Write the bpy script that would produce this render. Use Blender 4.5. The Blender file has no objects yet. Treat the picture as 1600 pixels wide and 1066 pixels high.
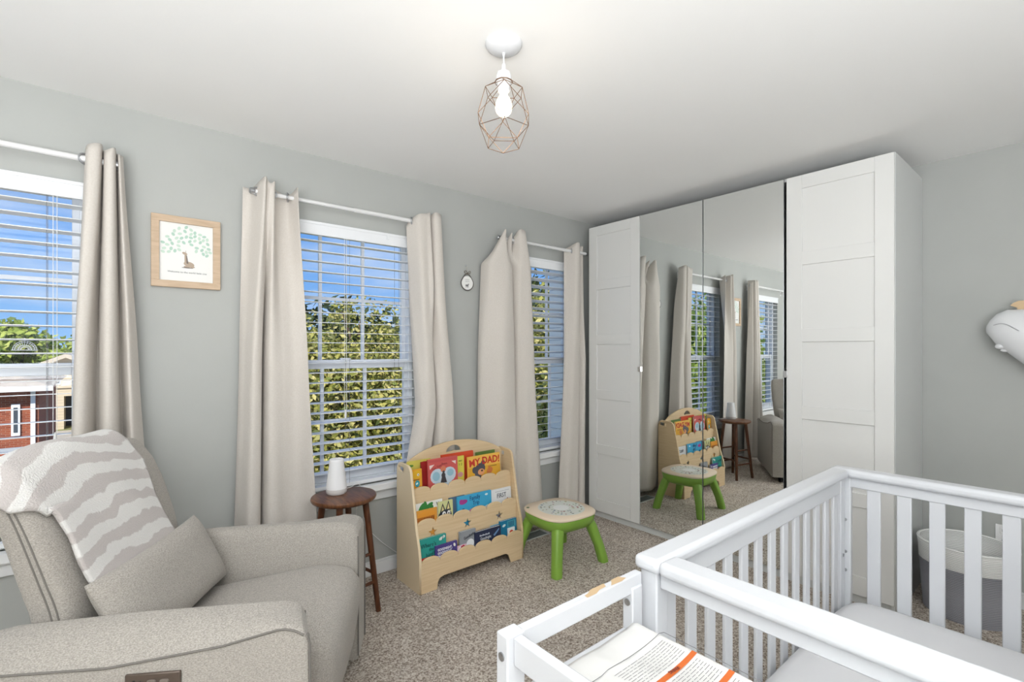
import bpy, bmesh, math, random
import numpy as np
from mathutils import Vector, Matrix
PI = math.pi
S = bpy.context.scene
COL = S.collection
random.seed(7)

# ---------------------------------------------------------------- camera
A = math.radians(50.1)
cam = bpy.data.cameras.new('camera'); co = bpy.data.objects.new('camera', cam); COL.objects.link(co)
co.location = (0, 0, 1.35)
co.rotation_euler = (PI/2, 0, A - PI/2)
cam.sensor_width = 36; cam.lens = 762/1600*36; cam.shift_y = 15/1600; cam.clip_start = .02; cam.clip_end = 500
S.camera = co

# ---------------------------------------------------------------- world, sun, lights, exposure
S.view_settings.view_transform = 'Standard'; S.view_settings.look = 'None'
S.view_settings.exposure = 0.22; S.view_settings.gamma = 1; S.view_settings.use_curve_mapping = False
w = bpy.data.worlds.new('sky'); S.world = w; w.use_nodes = True
nt = w.node_tree; nt.nodes.clear()
def wn(t, **k):
    n = nt.nodes.new(t)
    for a, b in k.items(): setattr(n, a, b)
    return n
tc = wn('ShaderNodeTexCoord'); sep = wn('ShaderNodeSeparateXYZ'); nt.links.new(tc.outputs['Generated'], sep.inputs[0])
ramp = wn('ShaderNodeValToRGB'); nt.links.new(sep.outputs['Z'], ramp.inputs[0])
e = ramp.color_ramp.elements
e[0].position = 0.0; e[0].color = (.30, .55, .93, 1)
e[1].position = .45; e[1].color = (.09, .27, .75, 1)
x = e.new(.15); x.color = (.19, .43, .90, 1)
mp = wn('ShaderNodeMapping'); mp.inputs['Scale'].default_value = (2.2, 2.2, 7); nt.links.new(tc.outputs['Generated'], mp.inputs[0])
nz = wn('ShaderNodeTexNoise'); nz.inputs['Scale'].default_value = 1.6; nz.inputs['Detail'].default_value = 7; nz.inputs['Roughness'].default_value = .55
nt.links.new(mp.outputs[0], nz.inputs['Vector'])
cr = wn('ShaderNodeValToRGB'); nt.links.new(nz.outputs['Fac'], cr.inputs[0])
cr.color_ramp.elements[0].position = .46; cr.color_ramp.elements[0].color = (0, 0, 0, 1)
cr.color_ramp.elements[1].position = .78; cr.color_ramp.elements[1].color = (.75, .75, .75, 1)
mx = wn('ShaderNodeMixRGB'); nt.links.new(cr.outputs[0], mx.inputs[0]); nt.links.new(ramp.outputs[0], mx.inputs[1]); mx.inputs[2].default_value = (.8, .88, 1, 1)
bg = wn('ShaderNodeBackground'); nt.links.new(mx.outputs[0], bg.inputs[0]); bg.inputs[1].default_value = .9
wo = wn('ShaderNodeOutputWorld'); nt.links.new(bg.outputs[0], wo.inputs[0])

def light(name, kind, loc, energy, color=(1, 1, 1), rot=(0, 0, 0), **k):
    l = bpy.data.lights.new(name, kind); l.energy = energy; l.color = color
    for a, b in k.items(): setattr(l, a, b)
    o = bpy.data.objects.new(name, l); COL.objects.link(o); o.location = loc; o.rotation_euler = rot
    return o
light('sun', 'SUN', (0, 0, 20), 4.8, (1, .95, .86), rot=(math.radians(50), 0, math.radians(-28)), angle=.01)
# added soft fill behind the camera; the room has no lamp there
light('soft_fill', 'AREA', (-1.9, -1.5, 2.0), 20, (.97, .985, 1), rot=(math.radians(72), 0, math.radians(-52)), shape='RECTANGLE', size=2.2, size_y=1.0)
light('bounce_fill', 'AREA', (-.70, -.90, 1.12), 165, (.96, .98, 1), rot=(math.radians(173), 0, A-PI/2-.1), shape='RECTANGLE', size=2.6, size_y=1.5)  # added unseen lamp aimed up, brightens the room off the ceiling

# ---------------------------------------------------------------- materials
def srgb(r, g, b):
    f = lambda c: (c/255/12.92) if c/255 <= .04045 else ((c/255+.055)/1.055)**2.4
    return (f(r), f(g), f(b), 1)
MATS = {}
def mat(name, col, rough=.6, metal=0, col2=None, scale=20, stretch=(1, 1, 1), bump=0, bscale=None, detail=4, contrast=(.35, .65), emit=None, sheen=0, coat=0, rot=(0,0,0), spec=None, trans=0):
    if name in MATS: return MATS[name]
    m = bpy.data.materials.new(name); m.use_nodes = True; MATS[name] = m
    n = m.node_tree.nodes; L = m.node_tree.links; p = n['Principled BSDF']
    p.inputs['Base Color'].default_value = col if len(col) == 4 else (*col, 1)
    p.inputs['Roughness'].default_value = rough; p.inputs['Metallic'].default_value = metal
    p.inputs['Sheen Weight'].default_value = sheen; p.inputs['Coat Weight'].default_value = coat
    if spec is not None: p.inputs['Specular IOR Level'].default_value = spec
    if emit: p.inputs['Emission Color'].default_value = emit[0]; p.inputs['Emission Strength'].default_value = emit[1]
    tcn = n.new('ShaderNodeTexCoord'); mpn = n.new('ShaderNodeMapping'); mpn.inputs['Scale'].default_value = stretch; mpn.inputs['Rotation'].default_value = rot
    L.new(tcn.outputs['Object'], mpn.inputs[0])
    if col2 is not None:
        t = n.new('ShaderNodeTexNoise'); t.inputs['Scale'].default_value = scale; t.inputs['Detail'].default_value = detail
        L.new(mpn.outputs[0], t.inputs['Vector'])
        r = n.new('ShaderNodeValToRGB'); r.color_ramp.elements[0].position = contrast[0]; r.color_ramp.elements[1].position = contrast[1]
        r.color_ramp.elements[0].color = col; r.color_ramp.elements[1].color = col2
        L.new(t.outputs['Fac'], r.inputs[0]); L.new(r.outputs[0], p.inputs['Base Color'])
    if bump:
        t = n.new('ShaderNodeTexNoise'); t.inputs['Scale'].default_value = bscale or scale; t.inputs['Detail'].default_value = 5
        L.new(mpn.outputs[0], t.inputs['Vector'])
        b = n.new('ShaderNodeBump'); b.inputs['Strength'].default_value = bump; b.inputs['Distance'].default_value = .01
        L.new(t.outputs['Fac'], b.inputs['Height']); L.new(b.outputs[0], p.inputs['Normal'])
    return m
WALL = mat('wall_paint', srgb(178, 180, 177), .75, col2=srgb(181, 183, 180), scale=3, bump=.04, bscale=180)
CEIL = mat('ceiling_paint', srgb(244, 244, 243), .85, bump=.03, bscale=140)
TRIM = mat('trim_white', srgb(238, 239, 240), .35)
FRAME = mat('vinyl_white', srgb(232, 236, 242), .3)
BLIND = mat('blind_white', srgb(240, 242, 245), .4)
LACQ = mat('cabinet_white', srgb(228, 228, 226), .32)
LACQ_IN = mat('cabinet_shadow_gap', srgb(60, 60, 58), .6)
PLINTH = mat('cabinet_side', srgb(216, 218, 217), .4)
CRIB = mat('crib_white_paint', srgb(216, 218, 222), .32)
SHEET = mat('fitted_sheet', srgb(222, 222, 224), .85, bump=.15, bscale=9)
PAD = mat('changing_pad_vinyl', srgb(220, 219, 216), .4)
CHROME = mat('chrome', (.75, .75, .76), .18, 1)
STEEL = mat('brushed_steel', (.45, .46, .48), .35, 1)
DARKMETAL = mat('dark_metal', (.12, .11, .10), .4, 1)
ROD = mat('rod_white', srgb(228, 228, 228), .3)
CURT = mat('curtain_fabric', srgb(208, 201, 193), .85, col2=srgb(213, 207, 200), scale=160, bump=.06, bscale=300, sheen=.1)
CHAIR = mat('heather_fabric', srgb(150, 145, 138), .95, col2=srgb(184, 178, 170), scale=230, stretch=(1, 1, 2.2), bump=.25, bscale=240, contrast=(.36, .66), detail=3, sheen=.15)
CHAIR_SEAM = mat('seam_fabric', srgb(120, 116, 111), .95)
PINE = mat('pale_ply', srgb(226, 201, 163), .5, col2=srgb(216, 189, 149), scale=5, stretch=(1, 1, 22), contrast=(.3, .7), detail=3)
PINE_EDGE = mat('pale_ply_edge', srgb(232, 212, 178), .5)
WALNUT = mat('walnut', srgb(74, 42, 24), .35, col2=srgb(128, 84, 54), scale=14, stretch=(7, 1, 1), contrast=(.3, .75), detail=6)
WALNUT_V = mat('walnut_leg', srgb(66, 34, 18), .35, col2=srgb(112, 66, 38), scale=14, stretch=(5, 5, 1), contrast=(.3, .75), detail=5)
OAK = mat('oak_frame', srgb(190, 165, 138), .6, col2=srgb(208, 184, 158), scale=12, stretch=(1, 6, 6), contrast=(.3, .7), detail=6)
GREEN = mat('green_plastic', srgb(128, 168, 66), .38)
TOPW = mat('stool_top_wood', srgb(232, 214, 190), .45)
WHITE = mat('white_gloss', srgb(226, 227, 229), .2)
WHITEM = mat('white_matte', srgb(236, 236, 236), .6)
PAPER = mat('paper', srgb(236, 236, 234), .8)
BLACK = mat('black_ink', srgb(38, 38, 40), .6)
GREY = mat('grey_ink', srgb(120, 120, 122), .7)
BRASS = mat('rose_brass_wire', srgb(118, 92, 72), .5, .4)
def flat(r, g, b, rough=.45): return mat('colour_%d_%d_%d' % (r, g, b), srgb(r, g, b), rough)

def glass_mat():
    m = bpy.data.materials.new('window_glass'); m.use_nodes = True; n = m.node_tree.nodes; L = m.node_tree.links
    n.remove(n['Principled BSDF']); t = n.new('ShaderNodeBsdfTransparent'); t.inputs[0].default_value = (.97, .98, .98, 1)
    g = n.new('ShaderNodeBsdfGlossy'); g.inputs['Roughness'].default_value = .02
    f0 = n.new('ShaderNodeLayerWeight'); f0.inputs['Blend'].default_value = .5; f1 = n.new('ShaderNodeMath'); f1.operation = 'POWER'; f1.inputs[1].default_value = 5; L.new(f0.outputs['Facing'], f1.inputs[0]); f = n.new('ShaderNodeMath'); f.operation = 'MULTIPLY_ADD'; f.inputs[1].default_value = .45; f.inputs[2].default_value = .015; L.new(f1.outputs[0], f.inputs[0])
    mxs = n.new('ShaderNodeMixShader'); L.new(f.outputs[0], mxs.inputs[0]); L.new(t.outputs[0], mxs.inputs[1]); L.new(g.outputs[0], mxs.inputs[2])
    L.new(mxs.outputs[0], n['Material Output'].inputs[0]); return m
GLASS = glass_mat()
MIRROR = mat('mirror_silver', (.86, .88, .87), .0, 1)

def carpet_mat():
    m = bpy.data.materials.new('carpet'); m.use_nodes = True; n = m.node_tree.nodes; L = m.node_tree.links; p = n['Principled BSDF']
    p.inputs['Roughness'].default_value = 1; p.inputs['Specular IOR Level'].default_value = .1
    t = n.new('ShaderNodeTexCoord')
    a = n.new('ShaderNodeTexNoise'); a.inputs['Scale'].default_value = 112; a.inputs['Detail'].default_value = 5; a.inputs['Roughness'].default_value = .75; L.new(t.outputs['Object'], a.inputs['Vector'])
    r = n.new('ShaderNodeValToRGB'); L.new(a.outputs['Fac'], r.inputs[0]); e = r.color_ramp.elements
    e[0].position = .39; e[0].color = srgb(138, 122, 108); e[1].position = .62; e[1].color = srgb(255, 250, 242)
    y = e.new(.47); y.color = srgb(200, 186, 172); y = e.new(.54); y.color = srgb(232, 221, 209)
    b = n.new('ShaderNodeTexNoise'); b.inputs['Scale'].default_value = 5; b.inputs['Detail'].default_value = 4; L.new(t.outputs['Object'], b.inputs['Vector'])
    r2 = n.new('ShaderNodeValToRGB'); L.new(b.outputs['Fac'], r2.inputs[0]); r2.color_ramp.elements[0].position = .35; r2.color_ramp.elements[1].position = .65
    r2.color_ramp.elements[0].color = (.88, .88, .88, 1); r2.color_ramp.elements[1].color = (1, 1, 1, 1)
    mm = n.new('ShaderNodeMixRGB'); mm.blend_type = 'MULTIPLY'; mm.inputs[0].default_value = 1; L.new(r.outputs[0], mm.inputs[1]); L.new(r2.outputs[0], mm.inputs[2]); L.new(mm.outputs[0], p.inputs['Base Color'])
    bp = n.new('ShaderNodeBump'); bp.inputs['Strength'].default_value = .9; bp.inputs['Distance'].default_value = .012; L.new(a.outputs['Fac'], bp.inputs['Height']); L.new(bp.outputs[0], p.inputs['Normal'])
    return m
CARPET = carpet_mat()

def brick_mat(name, c1, c2, mortar, scale=3.0, squash=.5, bw=.6, rh=.2):
    m = bpy.data.materials.new(name); m.use_nodes = True; n = m.node_tree.nodes; L = m.node_tree.links; p = n['Principled BSDF']; p.inputs['Roughness'].default_value = .9
    t = n.new('ShaderNodeTexCoord'); mp = n.new('ShaderNodeMapping'); mp.inputs['Rotation'].default_value = (PI/2, 0, 0); L.new(t.outputs['Object'], mp.inputs[0])
    b = n.new('ShaderNodeTexBrick'); b.inputs['Scale'].default_value = scale; b.inputs['Color1'].default_value = c1; b.inputs['Color2'].default_value = c2; b.inputs['Mortar'].default_value = mortar
    b.inputs['Brick Width'].default_value = bw; b.inputs['Row Height'].default_value = rh; b.inputs['Mortar Size'].default_value = .015
    L.new(mp.outputs[0], b.inputs['Vector']); L.new(b.outputs['Color'], p.inputs['Base Color']); return m
def stripes_mat(name, c1, c2, axis, freq, duty=.9, rough=.6, bump=0):
    m = bpy.data.materials.new(name); m.use_nodes = True; n = m.node_tree.nodes; L = m.node_tree.links; p = n['Principled BSDF']; p.inputs['Roughness'].default_value = rough
    t = n.new('ShaderNodeTexCoord'); s = n.new('ShaderNodeSeparateXYZ'); L.new(t.outputs['Object'], s.inputs[0])
    a = n.new('ShaderNodeMath'); a.operation = 'MULTIPLY'; L.new(s.outputs[axis], a.inputs[0]); a.inputs[1].default_value = freq
    f = n.new('ShaderNodeMath'); f.operation = 'FRACT'; L.new(a.outputs[0], f.inputs[0])
    g = n.new('ShaderNodeMath'); g.operation = 'GREATER_THAN'; L.new(f.outputs[0], g.inputs[0]); g.inputs[1].default_value = duty
    mx = n.new('ShaderNodeMixRGB'); L.new(g.outputs[0], mx.inputs[0]); mx.inputs[1].default_value = c1; mx.inputs[2].default_value = c2; L.new(mx.outputs[0], p.inputs['Base Color'])
    return m
def leaf_mat(name, cols):
    m = bpy.data.materials.new(name); m.use_nodes = True; n = m.node_tree.nodes; L = m.node_tree.links; p = n['Principled BSDF']; p.inputs['Roughness'].default_value = .6
    g = n.new('ShaderNodeNewGeometry'); r = n.new('ShaderNodeValToRGB'); L.new(g.outputs['Random Per Island'], r.inputs[0])
    e = r.color_ramp.elements; e[0].color = cols[0]; e[1].color = cols[-1]
    for i, c in enumerate(cols[1:-1]): y = e.new((i+1)/(len(cols)-1)); y.color = c
    L.new(r.outputs[0], p.inputs['Base Color'])
    tr = n.new('ShaderNodeBsdfTranslucent'); L.new(r.outputs[0], tr.inputs[0]); ms = n.new('ShaderNodeMixShader'); ms.inputs[0].default_value = .3
    L.new(p.outputs[0], ms.inputs[1]); L.new(tr.outputs[0], ms.inputs[2]); L.new(ms.outputs[0], n['Material Output'].inputs[0]); return m
LEAF_Y = leaf_mat('leaf_yellow_green', [srgb(92, 104, 44), srgb(146, 146, 62), srgb(192, 184, 96), srgb(222, 208, 140), srgb(128, 138, 60)])
LEAF_G = leaf_mat('leaf_bright_green', [srgb(84, 108, 38), srgb(140, 160, 60), srgb(178, 192, 82), srgb(206, 210, 120)])
LEAF_D = leaf_mat('leaf_dark_green', [srgb(34, 48, 30), srgb(58, 72, 42), srgb(82, 92, 52), srgb(106, 112, 66)])
BARK = mat('bark', srgb(84, 66, 50), .9, col2=srgb(110, 92, 74), scale=6)

# ---------------------------------------------------------------- builders
class MB:
    def __init__(s): s.v = []; s.f = []; s.m = []; s.mi = 0
    def add(s, vs, fs):
        o = len(s.v); s.v += [tuple(v) for v in vs]; s.f += [tuple(i+o for i in f) for f in fs]; s.m += [s.mi]*len(fs); return s
    def box(s, x0, x1, y0, y1, z0, z1, M=None):
        vs = [Vector(p) for p in ((x0,y0,z0),(x1,y0,z0),(x1,y1,z0),(x0,y1,z0),(x0,y0,z1),(x1,y0,z1),(x1,y1,z1),(x0,y1,z1))]
        if M is not None: vs = [M @ v for v in vs]
        return s.add(vs, [(0,3,2,1),(4,5,6,7),(0,1,5,4),(1,2,6,5),(2,3,7,6),(3,0,4,7)])
    def tube(s, pts, r, n=10, r2=None, closed=False, cap=True):
        pts = [Vector(p) for p in pts]; N = len(pts); o = len(s.v); up = None; vs = []
        for i, p in enumerate(pts):
            if closed: d = pts[(i+1) % N]-pts[i-1]
            else: d = pts[min(i+1, N-1)]-pts[max(i-1, 0)]
            d.normalize()
            if up is None: up = Vector((0, 0, 1)) if abs(d.z) < .9 else Vector((1, 0, 0))
            a = d.cross(up).normalized(); b = a.cross(d).normalized(); up = b
            rr = r if r2 is None else r+(r2-r)*i/(N-1)
            vs += [p+a*rr*math.cos(2*PI*k/n)+b*rr*math.sin(2*PI*k/n) for k in range(n)]
        fs = []
        for i in range(N if closed else N-1):
            j = (i+1) % N
            for k in range(n): fs.append((i*n+k, i*n+(k+1) % n, j*n+(k+1) % n, j*n+k))
        if cap and not closed: fs.append(tuple(range(n))[::-1]); fs.append(tuple((N-1)*n+k for k in range(n)))
        return s.add(vs, fs)
    def lathe(s, prof, c=(0, 0, 0), n=32, M=None):
        vs = []; c = Vector(c)
        for r, z in prof:
            for k in range(n):
                v = Vector((r*math.cos(2*PI*k/n), r*math.sin(2*PI*k/n), z))
                if M is not None: v = M @ v
                vs.append(v+c)
        fs = [(i*n+k, i*n+(k+1) % n, (i+1)*n+(k+1) % n, (i+1)*n+k) for i in range(len(prof)-1) for k in range(n)]
        if prof[0][0] > 1e-5: fs.append(tuple(range(n))[::-1])
        if prof[-1][0] > 1e-5: fs.append(tuple((len(prof)-1)*n+k for k in range(n)))
        return s.add(vs, fs)
    def loft(s, rings, cap=True):
        n = len(rings[0]); vs = [v for r in rings for v in r]
        fs = [(i*n+k, i*n+(k+1) % n, (i+1)*n+(k+1) % n, (i+1)*n+k) for i in range(len(rings)-1) for k in range(n)]
        if cap: fs.append(tuple(range(n))[::-1]); fs.append(tuple((len(rings)-1)*n+k for k in range(n)))
        return s.add(vs, fs)
    def grid(s, P, nu, nv):
        return s.add(P, [(i*nv+j, (i+1)*nv+j, (i+1)*nv+j+1, i*nv+j+1) for i in range(nu-1) for j in range(nv-1)])
    def build(s, name, m, parent=None, smooth=False, bevel=0, seg=2, sub=0, solid=0, angle=35, **tags):
        me = bpy.data.meshes.new(name); me.from_pydata(s.v, [], s.f); me.update()
        bm = bmesh.new(); bm.from_mesh(me); bmesh.ops.recalc_face_normals(bm, faces=bm.faces) if solid == 0 else None
        bm.to_mesh(me); bm.free()
        return finish(me, name, m, parent, smooth, bevel, seg, sub, solid, angle, mis=s.m, **tags)

LOC = {}
def finish(me, name, m, parent=None, smooth=False, bevel=0, seg=2, sub=0, solid=0, angle=35, mis=None, **tags):
    for mm in (m if isinstance(m, (list, tuple)) else [m]): me.materials.append(mm)
    if mis and isinstance(m, (list, tuple)):
        for p, i in zip(me.polygons, mis): p.material_index = i
    o = bpy.data.objects.new(name, me); COL.objects.link(o)
    if parent is None:
        xs = [v.co for v in me.vertices]
        lo = Vector([min(v[i] for v in xs) for i in range(3)]); hi = Vector([max(v[i] for v in xs) for i in range(3)])
        c = Vector(((lo.x+hi.x)/2, (lo.y+hi.y)/2, lo.z))
    else: c = LOC[parent.name].copy()
    me.transform(Matrix.Translation(-c))
    LOC[o.name] = c
    if parent is None: o.location = c
    else: o.parent = parent
    if solid:
        q = o.modifiers.new('solid', 'SOLIDIFY'); q.thickness = solid; q.offset = 0
    if bevel:
        q = o.modifiers.new('bevel', 'BEVEL'); q.width = bevel; q.segments = seg; q.limit_method = 'ANGLE'; q.angle_limit = math.radians(30)
    if sub:
        q = o.modifiers.new('sub', 'SUBSURF'); q.levels = sub; q.render_levels = sub
    if smooth or bevel:
        me.polygons.foreach_set('use_smooth', [True]*len(me.polygons))
        if not sub:
            try: me.set_sharp_from_angle(angle=math.radians(angle))
            except Exception: pass
    tag(o, **tags)
    return o
def tag(o, label=None, cat=None, group=None, kind=None):
    if label: o['label'] = label
    if cat: o['category'] = cat
    if group: o['group'] = group
    if kind: o['kind'] = kind
def thing(name, label, cat, loc, group=None, kind=None):
    o = bpy.data.objects.new(name, None); COL.objects.link(o); o.location = loc; o.empty_display_size = .05
    LOC[o.name] = Vector(loc); tag(o, label, cat, group, kind); return o
def ico(r, c, sub=3, scale=(1, 1, 1), M=None):
    bm = bmesh.new(); bmesh.ops.create_icosphere(bm, subdivisions=sub, radius=r)
    vs = []
    for v in bm.verts:
        q = Vector((v.co.x*scale[0], v.co.y*scale[1], v.co.z*scale[2]))
        if M is not None: q = M @ q
        vs.append(q+Vector(c))
    fs = [tuple(x.index for x in f.verts) for f in bm.faces]; bm.free(); return vs, fs
DG = None
def curve_to_mesh(cu):
    o = bpy.data.objects.new('tmp', cu); COL.objects.link(o)
    bpy.context.view_layer.update()
    me = bpy.data.meshes.new_from_object(o.evaluated_get(bpy.context.evaluated_depsgraph_get()))
    bpy.data.objects.remove(o); return me
XZ = Matrix(((1, 0, 0, 0), (0, 0, -1, 0), (0, 1, 0, 0), (0, 0, 0, 1)))      # drawing plane x,z facing -y
def plate(name, outlines, th, m, parent=None, M=XZ, bevel=0, **k):
    """flat board cut to an outline (holes allowed); local (x,y) drawing, thickness centred"""
    cu = bpy.data.curves.new('c', 'CURVE'); cu.dimensions = '2D'; cu.fill_mode = 'BOTH'; cu.extrude = max(th/2-bevel, 1e-5)
    if bevel: cu.bevel_depth = bevel; cu.bevel_resolution = 1; cu.offset = -bevel
    for pts in outlines:
        sp = cu.splines.new('POLY'); sp.points.add(len(pts)-1); sp.use_cyclic_u = True
        for i, p in enumerate(pts): sp.points[i].co = (p[0], p[1], 0, 1)
    me = curve_to_mesh(cu); me.materials.clear(); me.transform(M)
    return finish(me, name, m, parent, **k)
def text(s, size, m, parent, M, name='title', th=.0006, align='CENTER', sx=1.0, spacing=1.0, bold=0, line=1.0):
    cu = bpy.data.curves.new('t', 'FONT'); cu.body = s; cu.size = size; cu.extrude = th/2; cu.align_x = align; cu.align_y = 'CENTER'
    cu.space_character = spacing; cu.resolution_u = 3; cu.offset = bold; cu.space_line = line
    me = curve_to_mesh(cu); me.materials.clear(); me.transform(M @ Matrix.Diagonal((sx, 1, 1, 1)))
    return finish(me, name, m, parent)
def smooth_path(pts, n=8):
    pts = [Vector(p) for p in pts]; out = []
    for i in range(len(pts)-1):
        p0 = pts[max(i-1, 0)]; p1 = pts[i]; p2 = pts[i+1]; p3 = pts[min(i+2, len(pts)-1)]
        for k in range(n):
            t = k/n; out.append(.5*((2*p1)+(p2-p0)*t+(2*p0-5*p1+4*p2-p3)*t*t+(3*p1-p0-3*p2+p3)*t**3))
    out.append(pts[-1]); return out
def sel(n, ha, hb, e, ca=0, cb=0):
    r = []
    for k in range(n):
        t = 2*PI*k/n; c, s_ = math.cos(t), math.sin(t)
        r.append((ca+ha*math.copysign(abs(c)**(2/e), c), cb+hb*math.copysign(abs(s_)**(2/e), s_)))
    return r

# ================================================================ SETTING
YW = 2.79; XR = 3.68; XL = -2.4; YB = -2.2; ZC = 2.44; WT = .16
WIN = [(-.945, -.055), (.655, 1.535), (2.38, 3.035)]; WZ0, WZ1 = .56, 2.07
MB().box(XL, XR, YB, YW, -.12, 0).build('floor', CARPET, kind='structure')
MB().box(XL-.1, XR+.1, YB-.1, YW+.1, ZC, ZC+.1).build('ceiling', CEIL, kind='structure')
b = MB()
xs = [XL-.1] + [v for w_ in WIN for v in w_] + [XR+.1]
for i in range(0, len(xs), 2): b.box(xs[i], xs[i+1], YW, YW+WT, -.12, ZC)
for a, c in WIN: b.box(a, c, YW, YW+WT, -.12, WZ0); b.box(a, c, YW, YW+WT, WZ1, ZC)
b.build('wall_left', WALL, kind='structure')
MB().box(XR, XR+.1, YB, YW, -.12, ZC).build('wall_right', WALL, kind='structure')
MB().box(XL-.1, XL, YB, YW, -.12, ZC).build('wall_back', WALL, kind='structure')
MB().box(XL-.1, XR+.1, YB-.1, YB, -.12, ZC).build('wall_near', WALL, kind='structure')
def base_board(name, x0, x1, y0, y1, ax):
    bb = MB()
    if ax == 'x': bb.box(x0, x1, y1-.013, y1, 0, .072); bb.box(x0, x1, y1-.008, y1, .072, .086)
    else: bb.box(x1-.013, x1, y0, y1, 0, .072); bb.box(x1-.008, x1, y0, y1, .072, .086)
    bb.build(name, TRIM, bevel=.003, kind='structure')
base_board('baseboard_left', XL, 3.07, 0, YW, 'x')
base_board('baseboard_right', 0, XR, YB, .6, 'y')

# windows: frame, sashes, muntins, glass; trims: sill, apron, each window with its parts
for i, (a, c) in enumerate(WIN):
    t = thing('window_%d' % (i+1), None, None, ((a+c)/2, YW+.1, WZ0), kind='structure')
    f = MB(); fw = .028; y0, y1 = YW+.055, YW+.135
    f.box(a, a+fw, y0, y1, WZ0, WZ1); f.box(c-fw, c, y0, y1, WZ0, WZ1); f.box(a+fw, c-fw, y0, y1, WZ0, WZ0+fw); f.box(a+fw, c-fw, y0, y1, WZ1-.02, WZ1)
    f.build('window_frame', FRAME, t, bevel=.003)
    zm = 1.27; sw = .026
    for nm, z0, z1, yy in (('lower_sash', WZ0+fw, zm+.026, YW+.065), ('upper_sash', zm-.012, WZ1-.02, YW+.098)):
        q = MB(); xa, xb = a+fw, c-fw
        bot = .045 if nm == 'lower_sash' else .034; top = .052 if nm == 'lower_sash' else .03
        q.box(xa, xa+sw, yy, yy+.03, z0, z1); q.box(xb-sw, xb, yy, yy+.03, z0, z1); q.box(xa+sw, xb-sw, yy, yy+.03, z0, z0+bot); q.box(xa+sw, xb-sw, yy, yy+.03, z1-top, z1)
        so = q.build(nm, FRAME, t, bevel=.002)
        g = MB(); gx0, gx1, gz0, gz1 = xa+sw, xb-sw, z0+bot, z1-top
        for k in (1, 2): xx = gx0+(gx1-gx0)*k/3; g.box(xx-.009, xx+.009, yy+.008, yy+.024, gz0, gz1)
        zz = (gz0+gz1)/2; g.box(gx0, gx1, yy+.009, yy+.023, zz-.009, zz+.009)
        g.build('muntin', FRAME, so)
        MB().box(gx0-.004, gx1+.004, yy+.0145, yy+.0175, gz0-.004, gz1+.004).build('glass', GLASS, so)
    if i < 2:
        lk = MB(); lk.box((a+c)/2-.03, (a+c)/2+.03, YW+.045, YW+.07, zm+.026, zm+.036); lk.build('sash_lock', FRAME, t, bevel=.003)
    s_ = MB(); s_.box(a-.05, c+.05, YW-.05, YW, .512, .553); s_.box(a+.001, c-.001, YW, YW+.056, .53, .5612)
    s_.build('trim_%d' % (2*i+1), TRIM, bevel=.004, kind='structure')
    s_ = MB(); s_.box(a-.035, c+.035, YW-.016, YW, .452, .511); s_.box(a-.04, c+.04, YW-.028, YW, .499, .511)
    s_.build('trim_%d' % (2*i+2), TRIM, bevel=.004, kind='structure')

# ================================================================ BLINDS
BL = ['white slatted blind on the window above the recliner', 'white slatted blind on the middle window behind the table lamp', 'white slatted blind on the narrow window beside the wardrobe']
for i, (a, c) in enumerate(WIN):
    t = thing('window_blind', BL[i], 'blind', ((a+c)/2, YW+.03, WZ1), 'slatted blinds in the three windows')
    a2, c2 = a+.008, c-.008; yc = YW+.022
    MB().box(a2, c2, YW+.012, YW+.045, 2.02, 2.066).build('head_rail', BLIND, t, bevel=.002)
    v = MB(); v.box(a2-.003, c2+.003, YW-.012, YW-.004, 1.995, 2.068); v.box(a2-.003, c2+.003, YW-.016, YW-.012, 2.052, 2.068); v.box(a2-.003, c2+.003, YW-.016, YW-.012, 1.995, 2.004)
    v.build('valance', BLIND, t, bevel=.002)
    tilt = [-0.06, 0.03, -.20][i]; z = 1.965; sl = MB(); bottom = .59
    while z > bottom+.03:
        M = Matrix.Translation((0, yc, z)) @ Matrix.Rotation(tilt, 4, 'X')
        sl.box(a2, c2, -.03, .03, -.0016, .0016, M); z -= .057
    sl.build('slats', BLIND, t)
    MB().box(a2, c2, yc-.028, yc+.028, .5625, .583).build('bottom_rail', BLIND, t, bevel=.003)
    cd = MB()
    for xx in (a2+.12, (a2+c2)/2, c2-.12) if i < 2 else (a2+.1, c2-.1):
        for yy in (yc-.029, yc+.029): cd.tube([(xx, yy, 2.02), (xx, yy, .58)], .0009, 5)
    cd.build('ladder_cord', GREY, t)
    cd = MB(); xx = a2+.40 if i == 1 else c2-.1
    for dx in (0, .012): cd.tube([(xx+dx, yc-.034, 2.0), (xx+dx, yc-.036, 1.0)], .0011, 5)
    cd.lathe([(.002, .02), (.006, 0), (.0065, -.03), (.003, -.034)], (xx+.006, yc-.036, .99), 10)
    cd.build('lift_cord', WHITEM, t, smooth=True)
    if i == 1:
        for xx in (.79, 1.33): MB().box(xx-.007, xx+.007, YW-.02, YW-.012, 2.03, 2.06).build('valance_clip', BLIND, t)

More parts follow.
